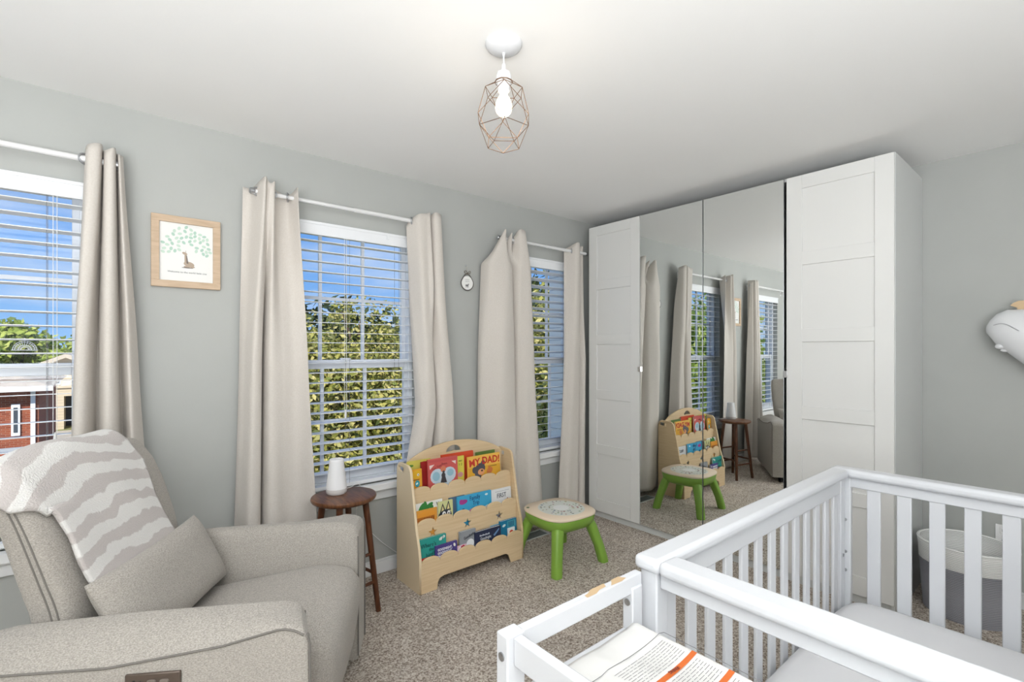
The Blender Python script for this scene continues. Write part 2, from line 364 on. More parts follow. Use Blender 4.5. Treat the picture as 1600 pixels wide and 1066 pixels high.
# ================================================================ CURTAIN RODS + CURTAINS
RODS = [(-1.10, .03, 'white curtain rod above the window behind the recliner'), (.58, 1.60, 'white curtain rod above the middle window'), (2.15, 3.05, 'short white curtain rod beside the wardrobe')]
YR = YW-.085
for x0, x1, lb in RODS:
    t = thing('curtain_rod', lb, 'curtain rod', ((x0+x1)/2, YR, 2.15), 'white curtain rods')
    MB().tube([(x0, YR, 2.15), ((x0+x1)/2, YR, 2.15)], .0105, 14).tube([((x0+x1)/2, YR, 2.15), (x1, YR, 2.15)], .0125, 14).build('rod', ROD, t, smooth=True)
    for xx, s_ in ((x0, -1), (x1, 1)):
        MB().lathe([(.013, 0), (.016, .004), (.016, .02), (.01, .026)], (xx, YR, 2.15), 16, Matrix.Rotation(s_*PI/2, 4, 'Y')).build('finial', STEEL, t, smooth=True)
        br = MB(); bx = xx-s_*.06; br.box(bx-.006, bx+.006, YR-.004, YW-.002, 2.128, 2.139); br.box(bx-.012, bx+.012, YW-.004, YW-.0005, 2.10, 2.17)
        br.build('bracket', ROD, t, bevel=.002)

def interp(cs, s):
    n = len(cs)-1; t = s*n; i = min(int(t), n-1); u = t-i
    p0, p1, p2, p3 = cs[max(i-1, 0)], cs[i], cs[i+1], cs[min(i+2, n)]
    return tuple(.5*(2*p1[k]+(p2[k]-p0[k])*u+(2*p0[k]-5*p1[k]+4*p2[k]-p3[k])*u*u+(3*p1[k]-p0[k]-3*p2[k]+p3[k])*u**3) for k in range(len(p1)))
def curtain(label, rows, grom):
    """rows: list of (z-list or z, [(x,y),...]) from top to hem"""
    t = thing('curtain', label, 'curtain', (sum(p[0] for p in rows[-1][1])/len(rows[-1][1]), YR, 0), 'beige blackout curtains')
    nu, nv = 110, 64; P = []
    key = []
    for z, pts in rows:
        n = len(pts); zs = z if isinstance(z, list) else [z]*n
        key.append([(p[0], p[1], zz) for p, zz in zip(pts, zs)])
    zpos = [sum(k[2] for k in kk)/len(kk) for kk in key]
    for i in range(nu):
        s_ = i/(nu-1); col = [interp(k, s_) for k in key]
        for j in range(nv):
            t_ = j/(nv-1); zt = zpos[0]+(zpos[-1]-zpos[0])*t_
            a_ = 0
            while a_ < len(key)-2 and zt < zpos[a_+1]: a_ += 1
            u = (zt-zpos[a_])/(zpos[a_+1]-zpos[a_]); 
            u = min(max(u, 0), 1)
            if a_ > 0 and a_ < len(key)-1: uu = u
            uu = u*u*(3-2*u)*.35+u*.65
            p = [col[a_][k]+(col[a_+1][k]-col[a_][k])*(uu if k < 2 else u) for k in range(3)]
            amp = .004*math.sin(s_*37+t_*5)*t_
            P.append((p[0]+amp*.5, min(p[1]+amp, YW-.008), p[2]))
    MB().grid(P, nu, nv).build('panel', CURT, t, smooth=True, solid=.003, angle=180)
    for (x, y, a_) in grom:
        M = Matrix.Translation((x, y, 2.15)) @ Matrix.Rotation(a_, 4, 'Z') @ Matrix.Rotation(PI/2, 4, 'X')
        g = MB(); ring = [(M @ Vector((.021*math.cos(2*PI*k/20), .021*math.sin(2*PI*k/20), 0))) for k in range(20)]
        g.tube(ring, .0042, 8, closed=True); g.build('grommet', STEEL, t, smooth=True)
    return t
F, Bk = YR-.045, YR+.04
curtain('beige curtain hanging over the recliner, right side of its window', [
    ([2.19, 2.20, 2.213, 2.213, 2.19, 2.208, 2.21, 2.19, 2.19], [(-.062, Bk), (-.05, F), (-.012, F), (-.004, Bk), (.004, F+.004), (.032, F), (.041, Bk), (.048, F+.02), (.062, YR)]),
    (1.3, [(-.095, Bk), (-.088, F-.01), (-.052, F), (-.022, Bk+.01), (-.002, F-.02), (.035, F-.01), (.055, Bk), (.08, F), (.115, YR+.02)]),
    (.05, [(-.13, Bk+.01), (-.125, F-.03), (-.075, F-.02), (-.03, Bk+.01), (.0, F-.04), (.06, F-.02), (.088, Bk+.01), (.13, F), (.19, YR+.02)])],
    [(-.062, YR, .5), (.0, YR, -.6), (.045, YR, .5)])
curtain('beige curtain between the framed print and the middle window', [
    ([2.175, 2.175, 2.215, 2.213, 2.19, 2.205, 2.195, 2.17, 2.20], [(.535, Bk+.01), (.575, Bk-.005), (.612, F-.01), (.628, F+.01), (.64, F-.008), (.662, F), (.68, Bk), (.745, Bk), (.772, F)]),
    (1.3, [(.52, Bk+.015), (.535, Bk-.03), (.56, F-.02), (.60, F), (.615, Bk), (.635, F-.02), (.70, F-.01), (.76, F-.005), (.82, F-.01)]),
    (.04, [(.49, Bk+.01), (.505, Bk-.06), (.54, F-.03), (.59, F), (.605, Bk), (.625, F-.03), (.71, F-.02), (.80, F-.02), (.885, F-.02)])],
    [(.592, YR, .3), (.66, YR, -.5), (.735, YR, 1.2)])
curtain('beige curtain between the middle window and the round hanging ornament', [
    ([2.12, 2.15, 2.185, 2.20, 2.21, 2.18, 2.215, 2.21, 2.19], [(1.435, YR+.03), (1.445, YR+.01), (1.475, F), (1.53, F), (1.565, F+.01), (1.575, Bk), (1.59, F), (1.635, F), (1.66, YR)]),
    (1.75, [(1.465, YR+.055), (1.47, YR+.03), (1.50, F), (1.55, F), (1.585, F), (1.59, Bk), (1.605, F), (1.66, F), (1.70, YR+.03)]),
    (1.0, [(1.49, YR+.02), (1.505, F), (1.55, F-.02), (1.60, F), (1.615, Bk), (1.63, F), (1.68, F-.01), (1.73, F), (1.765, YR+.03)]),
    (.62, [(1.415, YR), (1.46, F), (1.51, F), (1.56, F+.01), (1.59, Bk), (1.63, F), (1.69, F), (1.74, F), (1.785, YR+.04)]),
    (.05, [(1.44, YR+.03), (1.48, F+.03), (1.52, F+.02), (1.56, F+.03), (1.60, Bk), (1.64, F+.02), (1.70, F+.02), (1.75, F+.03), (1.80, YR+.04)])],
    [(1.455, YR, 1.1), (1.57, YR, -.6), (1.60, YR, .6)])
curtain('wide beige curtain peaked at its top, right of the round hanging ornament', [
    ([2.05, 2.15, 2.20, 2.10, 2.19, 2.12, 2.215, 2.215, 2.19], [(2.105, YR+.03), (2.125, F), (2.16, F-.01), (2.20, Bk), (2.225, F), (2.265, Bk), (2.285, F), (2.34, F-.01), (2.385, YR)]),
    ([1.95]*9, [(2.02, YR+.05), (2.045, F+.01), (2.16, F-.02), (2.23, F+.005), (2.255, YR+.02), (2.29, F), (2.33, F-.01), (2.39, F-.01), (2.44, YR+.01)]),
    (1.3, [(1.995, YR+.05), (2.01, YR), (2.12, F-.03), (2.24, F-.005), (2.28, YR+.02), (2.31, F+.02), (2.36, F), (2.42, F-.01), (2.475, YR)]),
    (.05, [(1.985, YR+.05), (2.02, YR+.01), (2.12, F+.015), (2.26, F-.01), (2.31, F+.03), (2.35, YR), (2.42, F-.02), (2.50, F-.01), (2.58, YR+.01)])],
    [(2.245, YR, .9), (2.27, YR, -.4)])
curtain('narrow beige curtain squeezed beside the wardrobe', [
    ([2.17, 2.18, 2.213, 2.213, 2.19, 2.17, 2.20, 2.212, 2.20], [(2.84, Bk), (2.865, Bk-.02), (2.895, F), (2.935, F), (2.95, YR), (2.96, Bk), (3.00, Bk-.01), (3.03, Bk-.03), (3.05, Bk-.01)]),
    (1.3, [(2.80, YR), (2.81, YR-.02), (2.86, F-.01), (2.93, F), (2.945, YR+.02), (2.97, YR+.01), (3.02, F+.02), (3.04, YR), (3.052, Bk)]),
    (.05, [(2.73, YR), (2.75, F), (2.82, F-.02), (2.90, F-.01), (2.925, YR+.01), (2.95, F+.02), (3.0, F+.01), (3.035, YR), (3.054, Bk-.01)])],
    [(2.985, YR+.01, .3), (2.88, YR, 1.1)])

# ================================================================ WARDROBE (two cabinet units)
XD = 3.06
ZR = [(2.278, 1.915), (1.84, 1.475), (1.40, 1.035), (.96, .595), (.52, .155)]
def door_panel(y0, y1, parent):
    d = MB(); z0, z1 = .055, 2.355; st = .082; dy0, dy1 = y0+.0015, y1-.0015
    d.box(XD+.009, XD+.018, dy0, dy1, z0, z1)
    d.box(XD, XD+.009, dy0, dy0+st, z0, z1); d.box(XD, XD+.009, dy1-st, dy1, z0, z1)
    edges = [z1]+[v for p in ZR for v in p]+[z0]
    for k in range(0, len(edges), 2): d.box(XD, XD+.009, dy0+st, dy1-st, edges[k+1], edges[k])
    return d.build('door', LACQ, parent, bevel=.0015)
def mirror_door(y0, y1, parent):
    dy0, dy1 = y0+.0015, y1-.0015
    d = MB().box(XD+.004, XD+.018, dy0, dy1, .055, 2.355).build('mirror_door', STEEL, parent)
    MB().box(XD, XD+.004, dy0+.001, dy1-.001, .056, 2.354).build('mirror_glass', MIRROR, d)
    return d
def handle(y, parent):
    h = MB(); z = 1.212; h.box(XD-.012, XD-.009, y-.011, y+.011, z-.019, z+.019); h.box(XD-.010, XD, y-.011, y-.008, z-.019, z+.019); h.box(XD-.010, XD, y+.008, y+.011, z-.019, z+.019)
    h.build('handle', CHROME, parent, bevel=.001)
def unit(y0, ym, y1, lb, first):
    t = thing('wardrobe', lb, 'wardrobe', (XD+.3, (y0+y1)/2, 0), 'two tall wardrobe units side by side')
    c = MB(); c.box(XD+.02, XR-.003, y0, y0+.018, 0, 2.36); c.box(XD+.02, XR-.003, y1-.018, y1, 0, 2.36)
    c.box(XD+.02, XR-.003, y0+.018, y1-.018, 2.342, 2.36); c.box(XD+.02, XR-.003, y0+.018, y1-.018, .05, .068); c.box(XR-.012, XR-.004, y0+.018, y1-.018, .05, 2.342)
    c.build('carcass', PLINTH, t, bevel=.001)
    MB().box(XD+.03, XD+.045, y0+.018, y1-.018, 0, .05).build('plinth', PLINTH, t)
    if first: d = door_panel(ym+.003, y1, t); m = mirror_door(y0, ym, t); handle(ym, d)
    else: m = mirror_door(ym, y1, t); d = door_panel(y0, ym-.012, t); handle(ym-.010, d)
unit(1.679, 2.174, 2.674, 'tall white wardrobe unit nearer the window wall, panelled door left and mirror door right', True)
unit(.650, 1.172, 1.676, 'tall white wardrobe unit farther from the windows, mirror door left and wide panelled door right', False)

# ================================================================ PENDANT LAMP
lx, ly = 1.087, 1.346
t = thing('pendant_lamp', 'pendant lamp with white canopy and geometric copper wire cage under the ceiling', 'ceiling lamp', (lx, ly, ZC))
MB().lathe([(.0655, 0), (.0655, -.006), (.060, -.016), (.045, -.027), (.02, -.033), (.006, -.035), (.004, -.045), (0, -.045)], (lx, ly, ZC), 40).build('canopy', WHITE, t, smooth=True)
MB().tube([(lx, ly, ZC-.04), (lx, ly, 2.335)], .0032, 8).build('cord', WHITE, t, smooth=True)
MB().lathe([(.0, .04), (.006, .036), (.009, .015), (.024, .004), (.028, -.01), (.029, -.03), (.024, -.034), (.021, -.06), (0, -.06)], (lx, ly, 2.33), 28).build('socket', WHITE, t, smooth=True)
BULB = mat('bulb_glow', (1, .95, .85, 1), .3, emit=((1, .80, .55, 1), 3.5))
MB().lathe([(.0, .035), (.013, .034), (.014, .02), (.022, .008), (.029, -.012), (.030, -.024), (.026, -.040), (.014, -.052), (0, -.055)], (lx, ly, 2.235), 24).build('bulb', BULB, t, smooth=True)
rings = []
for r, z, n, off in ((.031, 2.302, 10, 0), (.068, 2.275, 5, .3), (.096, 2.207, 5, .3+PI/5), (.090, 2.138, 5, .3), (.058, 2.074, 5, .3+PI/5)):
    rings.append([(lx+r*math.cos(off+2*PI*k/n), ly+r*math.sin(off+2*PI*k/n), z) for k in range(n)])
cg = MB(); wr = .0012
cg.tube(rings[0], .0022, 6, closed=True)
for k in range(5): cg.tube([rings[0][2*k], rings[1][k]], wr, 6); cg.tube([rings[1][k], rings[1][(k+1) % 5]], wr, 6)
for a_, b_ in ((1, 2), (2, 3), (3, 4)):
    for k in range(5):
        o1 = k; o2 = (k-1) % 5 if a_ in (1, 3) else (k+1) % 5
        cg.tube([rings[a_][k], rings[b_][k]], wr, 6); cg.tube([rings[a_][k], rings[b_][o2]], wr, 6)
for k in range(5): cg.tube([rings[4][k], rings[4][(k+1) % 5]], wr, 6); cg.tube([rings[3][k], rings[3][(k+1) % 5]], wr, 6)
cg.build('wire_cage', BRASS, t)
light('pendant_bulb', 'POINT', (lx, ly, 2.15), 1.1, (1, .88, .72), shadow_soft_size=.03)

# ================================================================ FRAMED PRINT
t = thing('framed_print', 'small oak framed print of green leaf prints above a giraffe drawing', 'picture', (.302, YW, 1.648))
x0, x1, z0, z1 = .164, .440, 1.648, 1.983; fw = .031
f = MB()
f.box(x0, x1, YW-.022, YW-.001, z1-fw, z1); f.box(x0, x1, YW-.022, YW-.001, z0, z0+fw); f.box(x0, x0+fw, YW-.022, YW-.001, z0+fw, z1-fw); f.box(x1-fw, x1, YW-.022, YW-.001, z0+fw, z1-fw)
f.build('frame', OAK, t, bevel=.0015)
pr = MB().box(x0+fw, x1-fw, YW-.010, YW-.006, z0+fw, z1-fw).build('print', PAPER, t)
def ell(cx, cz, rx, rz, ang, n=14): return [(cx+rx*math.cos(2*PI*k/n)*math.cos(ang)-rz*math.sin(2*PI*k/n)*math.sin(ang), cz+rx*math.cos(2*PI*k/n)*math.sin(ang)+rz*math.sin(2*PI*k/n)*math.cos(ang)) for k in range(n)]
def flats(name, shapes, y, m, parent):
    mb = MB(); k = 0
    for s_ in shapes:
        yy = y-.00004*(k % 12); k += 1
        n = len(s_); mb.add([(p[0], yy, p[1]) for p in s_]+[(p[0], yy+.0004, p[1]) for p in s_], [tuple(range(n)), tuple(range(2*n-1, n-1, -1))]+[(i, (i+1) % n, n+(i+1) % n, n+i) for i in range(n)])
    return mb.build(name, m, parent)
random.seed(3)
lv = [[], []]; cx, cz = .302, 1.865; pts = []
for _ in range(900):
    a_ = random.uniform(-.35, PI+.35); r = random.uniform(.025, .098); px, pz = cx+r*math.cos(a_), cz-.028+r*math.sin(a_)*1.02
    if pz > z1-fw-.012 or all((px-q[0])**2+(pz-q[1])**2 > .0158**2 for q in pts) is False: continue
    if pz > z1-fw-.012: continue
    pts.append((px, pz)); lv[len(pts) % 2].append(ell(px, pz, .0088, .0062, random.uniform(0, PI)))
flats('leaf_prints', lv[0], YW-.0106, flat(196, 217, 202), pr); flats('leaf_prints', lv[1], YW-.0106, flat(174, 204, 188), pr)
gx, gz = .305, 1.762
flats('giraffe_drawing', [ell(gx+.006, gz, .022, .012, -.2), [(gx-.012, gz), (gx+.002, gz-.002), (gx-.004, gz+.048), (gx-.012, gz+.048)], ell(gx-.011, gz+.05, .011, .006, -.4), [(gx-.008, gz+.055), (gx-.006, gz+.055), (gx-.006, gz+.064), (gx-.008, gz+.064)], ell(gx-.002, gz-.012, .014, .004, 0), ell(gx+.02, gz-.012, .010, .004, 0)], YW-.0106, flat(176, 158, 140), pr)
flats('giraffe_shadow', [[(gx-.004, gz+.004), (gx+.004, gz+.002), (gx-.002, gz+.04), (gx-.006, gz+.044)], ell(gx, gz-.017, .024, .0022, 0)], YW-.0112, flat(110, 98, 92), pr)
text('Welcome to the world little one', .0118, GREY, pr, Matrix.Translation((.305, YW-.0106, 1.722)) @ XZ, name='caption')

# ================================================================ HANGING HOOP ORNAMENT
hx, hz = 1.919, 1.816
t = thing('hoop_ornament', 'small round white hoop ornament with a bow hanging from a wall hook', 'wall ornament', (hx, YW, hz))
MB().lathe([(0, .004), (.047, .004), (.047, -.004), (0, -.004)], (hx, YW-.012, hz), 36, Matrix.Rotation(PI/2, 4, 'X')).build('disc', PAPER, t, smooth=True)
tear = [(hx+.051*math.sin(a_)*(1-.18*max(0, math.cos(a_))), YW-.014, hz+.051*math.cos(a_)*(1+.22*max(0, math.cos(a_))**3)) for a_ in [2*PI*k/40 for k in range(40)]]
HOOPM = mat('dark_hoop', srgb(96, 92, 88), .6)
MB().tube(tear, .0036, 8, closed=True).build('hoop', HOOPM, t, smooth=True)
bw = MB(); bz = hz+.066
for s_ in (-1, 1):
    bw.tube(smooth_path([(hx, YW-.016, bz), (hx+s_*.012, YW-.022, bz+.014), (hx+s_*.024, YW-.018, bz+.014), (hx+s_*.022, YW-.015, bz+.002), (hx, YW-.016, bz)], 5), .0022, 6)
    bw.tube(smooth_path([(hx, YW-.016, bz), (hx+s_*.01, YW-.018, bz-.008), (hx+s_*.022, YW-.014, bz-.006)], 5), .0018, 6)
bw.build('bow', flat(110, 104, 92), t, smooth=True)
MB().tube([(hx, YW-.012, bz), (hx-.004, YW-.012, 1.932)], .0009, 5).build('string', flat(190, 180, 165), t)
hk = MB(); hk.lathe([(0, 0), (.006, .002), (.007, .008), (0, .012)], (hx-.004, YW, 1.936), 14, Matrix.Rotation(PI/2, 4, 'X')); hk.build('hook', STEEL, t, smooth=True)
tm = Matrix.Translation((hx, YW-.0168, hz+.022)) @ XZ
flats('lettering', [[(hx-.018+.009*k, hz+q), (hx-.012+.009*k, hz+q+.001), (hx-.012+.009*k, hz+q+.006), (hx-.014+.009*k, hz+q+.004)] for q in (.02, .008) for k in range(4)], YW-.0168, GREY, t)
flats('animal_drawing', [ell(hx-.004, hz-.017, .013, .006, 0), ell(hx+.008, hz-.009, .005, .004, .5)]+[[(hx+d, hz-.032), (hx+d+.002, hz-.032), (hx+d+.003, hz-.018), (hx+d, hz-.018)] for d in (-.014, -.008, .0, .005)], YW-.0168, GREY, t)

# ================================================================ WALL ORNAMENT on right wall, outlet
t = thing('wall_ornament', 'glossy white rounded ornament with a small wooden crown on the right wall', 'wall ornament', (3.62, .12, 1.45))
rg = []
R = [(.373, 1.462, .001, .001), (.370, 1.462, .018, .022), (.355, 1.465, .042, .048), (.331, 1.460, .060, .083), (.291, 1.450, .073, .113), (.233, 1.420, .079, .142), (.15, 1.362, .080, .142), (.07, 1.305, .072, .125), (0, 1.26, .058, .09), (-.05, 1.235, .03, .045), (-.065, 1.23, .001, .001)]
for y, z, rx, rz in R: rg.append([(3.68-.088+rx*math.cos(2*PI*k/28), y, z+rz*math.sin(2*PI*k/28)) for k in range(28)])
MB().loft(rg, cap=False).build('head', WHITE, t, smooth=True)
cr_ = MB()
vs, fs = ico(.020, (3.565, .318, 1.372), 2, (1, 1, .8)); cr_.add(vs, fs); vs, fs = ico(.016, (3.575, .298, 1.352), 2, (1, 1.3, .7)); cr_.add(vs, fs); cr_.build('nostril', WHITE, t, smooth=True)
MB().tube(smooth_path([(3.535, .338, 1.482), (3.519, .308, 1.489), (3.5145, .28, 1.478), (3.5115, .245, 1.45)], 6), .0022, 6).build('mouth_line', flat(196, 196, 200), t, smooth=True)
crown = [(.262, 1.54), (.268, 1.578), (.292, 1.590), (.280, 1.603), (.262, 1.612), (.245, 1.613), (.225, 1.610), (.212, 1.598), (.232, 1.585), (.232, 1.54)]
YZ = Matrix(((0, 0, 1, 0), (1, 0, 0, 0), (0, 1, 0, 0), (0, 0, 0, 1)))
plate('crown', [[(p[0]-.01, p[1]-.007) for p in crown]], .02, flat(206, 178, 140), t, M=Matrix.Translation((3.60, 0, 0)) @ YZ)
t = thing('wall_outlet', 'white electrical outlet on the right wall behind the basket', 'outlet', (XR, .31, .31))
MB().box(XR-.006, XR-.0005, .275, .345, .305, .42).build('cover_plate', WHITEM, t, bevel=.003)
for z in (.335, .39):
    q = MB().box(XR-.008, XR-.005, .292, .328, z-.017, z+.017).build('socket', WHITEM, t, bevel=.003)
    MB().box(XR-.0085, XR-.0078, .301, .3035, z-.006, z+.008).box(XR-.0085, XR-.0078, .3165, .319, z-.006, z+.008).build('slot', BLACK, q)

# ================================================================ FLOOR VENT
t = thing('floor_vent', 'metal floor register set in the carpet under the narrow window', 'vent', (2.39, 2.63, 0))
v = MB(); v.box(2.24, 2.52, 2.575, 2.585, 0, .006); v.box(2.24, 2.52, 2.675, 2.685, 0, .006); v.box(2.24, 2.25, 2.585, 2.675, 0, .006); v.box(2.51, 2.52, 2.585, 2.675, 0, .006)
v.build('frame', flat(210, 214, 212), t, bevel=.0015)
v = MB()
for k in range(22): v.box(2.252+k*.0117, 2.252+k*.0117+.005, 2.585, 2.675, 0, .004)
v.build('grille', flat(120, 128, 126), t)

# ================================================================ BARSTOOL
sx, sy, sz = .945, 2.475, .61
t = thing('wooden_stool', 'round dark walnut stool used as lamp table by the middle window', 'stool', (sx, sy, 0))
MB().lathe([(0, -.030), (.140, -.030), (.156, -.022), (.161, -.012), (.158, -.003), (.150, 0), (0, 0)], (sx, sy, sz), 56).build('seat', WALNUT, t, smooth=True, angle=50)
feet = []
for k in range(4):
    a_ = math.radians(-32+90*k); top = Vector((sx+.105*math.cos(a_), sy+.105*math.sin(a_), sz-.03)); ft = Vector((sx+.172*math.cos(a_), sy+.172*math.sin(a_), 0)); feet.append((top, ft))
    MB().tube([top, top.lerp(ft, .3), top.lerp(ft, .6), ft], .0165, 16, r2=.0135).build('leg', WALNUT_V, t, smooth=True)
def at(k, z): tp, ft = feet[k]; return ft.lerp(tp, z/(sz-.03))
for k, z in ((0, .20), (1, .30), (2, .20), (3, .30), (1, .155), (3, .155)):
    MB().tube([at(k, z), at((k+1) % 4, z)], .0085, 10).build('rung', WALNUT_V, t, smooth=True)

# lamp on stool
nx, ny, nz_ = .925, 2.525, .61
t = thing('table_lamp', 'small white tapered night lamp on the walnut stool', 'lamp', (nx, ny, nz_))
SHADE = mat('lamp_shade_white', srgb(236, 236, 238), .5)
MB().lathe([(0, 0), (.045, .0), (.0505, .006), (.0525, .018), (.052, .028), (0, .028)], (nx, ny, nz_), 40).build('base', mat('lamp_base_silver', srgb(208, 205, 204), .4), t, smooth=True)
MB().lathe([(.0515, .028), (.050, .045), (.0445, .09), (.0385, .135), (.036, .165), (.0365, .174), (.034, .178), (.030, .176), (0, .173)], (nx, ny, nz_), 40).build('shade', SHADE, t, smooth=True, angle=60)
MB().tube(smooth_path([(.97, 2.545, .620), (1.02, 2.575, .614), (1.06, 2.60, .617), (1.095, 2.63, .59), (1.105, 2.70, .46), (1.13, 2.768, .39), (1.19, 2.774, .305), (1.24, 2.774, .245), (1.30, 2.774, .18), (1.36, 2.774, .125), (1.42, 2.77, .08), (1.44, 2.76, .10)], 6), .0022, 6).build('power_cord', WHITEM, smooth=True, label='thin white power cord drooping along the wall behind the walnut stool', cat='cord')

# ================================================================ BOOKSHELF
t = thing('kids_bookshelf', 'pale wood children\'s bookshelf with scalloped tiers and star cut-outs', 'bookshelf', (1.713, 2.52, 0))
bx0, bx1 = 1.331, 2.094; th = .016
def arc(cx, cz, r, a0, a1, n=8): return [(cx+r*math.cos(a0+(a1-a0)*k/n), cz+r*math.sin(a0+(a1-a0)*k/n)) for k in range(n+1)]
side = [(2.658, 0), (2.388, 0), (2.388, .19)] + [(2.40, .25), (2.43, .345), (2.46, .50), (2.485, .615)] + arc(2.54, .64, .05, PI*.93, PI*.5, 6) + arc(2.61, .648, .048, PI*.45, 0, 6)
hole = [(2.572, .638), (2.572, .668), (2.640, .678), (2.640, .648)]
for xx in (bx0+th/2, bx1-th/2):
    plate('side_panel', [side, hole], th, PINE_EDGE if xx < 1.5 else PINE, t, M=Matrix.Translation((xx, 0, 0)) @ YZ, bevel=.002)
xa, xb = bx0+th, bx1-th
bk = [(xa, .05), (xb, .05), (xb, .675)] + [(1.713+.365*math.cos(a_)*1.0, .675+.108*(math.sin(a_)**1.6)) for a_ in [PI*k/24 for k in range(1, 24)]] + [(xa, .675)]
hl = arc(1.690, .712, .056, .08, PI-.08, 14); hl = [(p[0], .712+(p[1]-.712)*.78) for p in hl] + [(1.69-.03, .716), (1.69, .722), (1.69+.03, .716)]
plate('back_panel', [bk, hl], .012, PINE, t, M=Matrix.Translation((0, 2.60, 0)) @ XZ, bevel=.0015)
def scallop(z0, zc, zt, x0=xa, x1=xb, cut=False, stars=(), y=2.39, name='front_panel'):
    pts = []
    n = 6; pitch = (x1-x0)/n
    for k in range(n):
        c = x0+pitch*(k+.5); r = pitch*.49
        for j in range(11):
            a_ = PI-PI*j/10; pts.append((c+r*math.cos(a_), zc+(zt-zc)*math.sin(a_)**.75))
    if cut: low = [(x1, 0), (1.988, 0), (1.976, .035)]+[(1.966, .055), (1.945, .066)]+[(1.49, .066), (1.462, .058), (1.45, .035), (1.447, 0), (x0, 0)]
    else: low = [(x1, z0), (x0, z0)]
    outs = [pts+low]
    for (cx, cz) in stars:
        outs.append([(cx+(.031 if j % 2 == 0 else .0125)*math.sin(PI*j/5), cz+(.031 if j % 2 == 0 else .0125)*math.cos(PI*j/5)) for j in range(10)])
    plate(name, outs, .011, PINE, t, M=Matrix.Translation((0, y, 0)) @ XZ, bevel=.0015)
scallop(0, .157, .193, x0=bx0+.012, x1=bx1-.012, cut=True, y=2.393)
scallop(.195, .355, .391, stars=[(1.449, .307), (1.689, .305), (1.934, .297)], y=2.445)
scallop(.385, .528, .562, y=2.503)
sh = MB(); sh.box(xa, xb, 2.399, 2.594, .066, .078); sh.build('shelf_board', PINE, t)
sh = MB(); sh.box(xa, xb, 2.451, 2.594, .212, .224); sh.build('shelf_board', PINE, t)
sh = MB(); sh.box(xa, xb, 2.509, 2.594, .402, .414); sh.build('shelf_board', PINE, t)

# ---- books
FONTCOL = {}
def book(label, x0, x1, ztop, h, y, th, col, lean=.10, roll=0, deco=None, group='picture books in the bookshelf', page=True):
    """y = front cover plane at top; leans back"""
    w_ = x1-x0
    t = thing('picture_book', label, 'book', ((x0+x1)/2, y, ztop-h), group)
    # local frame: x right, z up the cover, -y out of cover
    M = Matrix.Translation(((x0+x1)/2, y, ztop)) @ Matrix.Rotation(-lean, 4, 'X') @ Matrix.Rotation(roll, 4, 'Y')
    c = MB(); c.box(-w_/2, w_/2, 0, .002, -h, 0, M); c.box(-w_/2, w_/2, th-.002, th, -h, 0, M); c.box(-w_/2, -w_/2+.002, .002, th-.002, -h, 0, M)
    c.build('cover', flat(*col), t)
    MB().box(-w_/2+.002, w_/2-.002, .002, th-.002, -h+.002, -.003, M).build('pages', PAPER, t)
    def pl(name, shapes, colr, k=0):
        mb = MB(); yy = -.0004-.0003*k
        for i_, s_ in enumerate(shapes):
            n = len(s_); y2 = yy-.00003*i_
            mb.add([M @ Vector((p[0], y2, p[1])) for p in s_]+[M @ Vector((p[0], y2+.0003, p[1])) for p in s_], [tuple(range(n)), tuple(range(2*n-1, n-1, -1))]+[(i, (i+1) % n, n+(i+1) % n, n+i) for i in range(n)])
        return mb.build(name, flat(*colr), t)
    def tx(s_, size, x, z, colr, k=3, rot=0, sx=1, bold=0, align='CENTER'):
        text(s_, size, flat(*colr), t, M @ Matrix.Translation((x, -.0006-.0003*k, z)) @ XZ @ Matrix.Rotation(rot, 4, 'Z'), sx=sx, bold=bold, align=align)
    if deco: deco(pl, tx, w_, h)
    return t
def rect(x0, x1, z0, z1): return [(x0, z0), (x1, z0), (x1, z1), (x0, z1)]
# top tier
def d(pl, tx, w_, h):
    pl('logo', [ell(-.055, -.028, .018, .007, 0)], (92, 140, 60)); tx('EL', .026, .035, -.022, (196, 60, 40), bold=.0008)
    pl('picture', [[(-.01, -.06), (.04, -.03), (.06, -.06), (.03, -.10), (-.02, -.1)]], (236, 190, 140))
book('yellow-green picture book lettered EL, at the back of the top tier', 1.356, 1.512, .700, .27, 2.575, .006, (214, 202, 96), .02, deco=d)
def d(pl, tx, w_, h):
    pl('picture', [ell(.002, -.03, .03, .024, 0)], (226, 178, 44)); pl('eye', [ell(.012, -.032, .0075, .0075, 0)], (240, 236, 224), 1); pl('pupil', [ell(.013, -.033, .003, .003, 0)], (50, 44, 40), 2)
    pl('band', [rect(-.03, .02, -.062, -.058)], (120, 80, 30), 1)
    pl('badge', [ell(.005, -.083, .016, .02, 0)], (60, 160, 176), 1); pl('badge_mark', [ell(.003, -.082, .008, .005, .6)], (220, 236, 236), 2)
book('small orange book with a round eye and teal badge, leftmost in the top tier', 1.352, 1.425, .660, .17, 2.528, .010, (226, 160, 46), .06, deco=d)
book('dark red picture book half hidden left of the pink one', 1.436, 1.60, .690, .25, 2.555, .010, (158, 34, 34), .03)
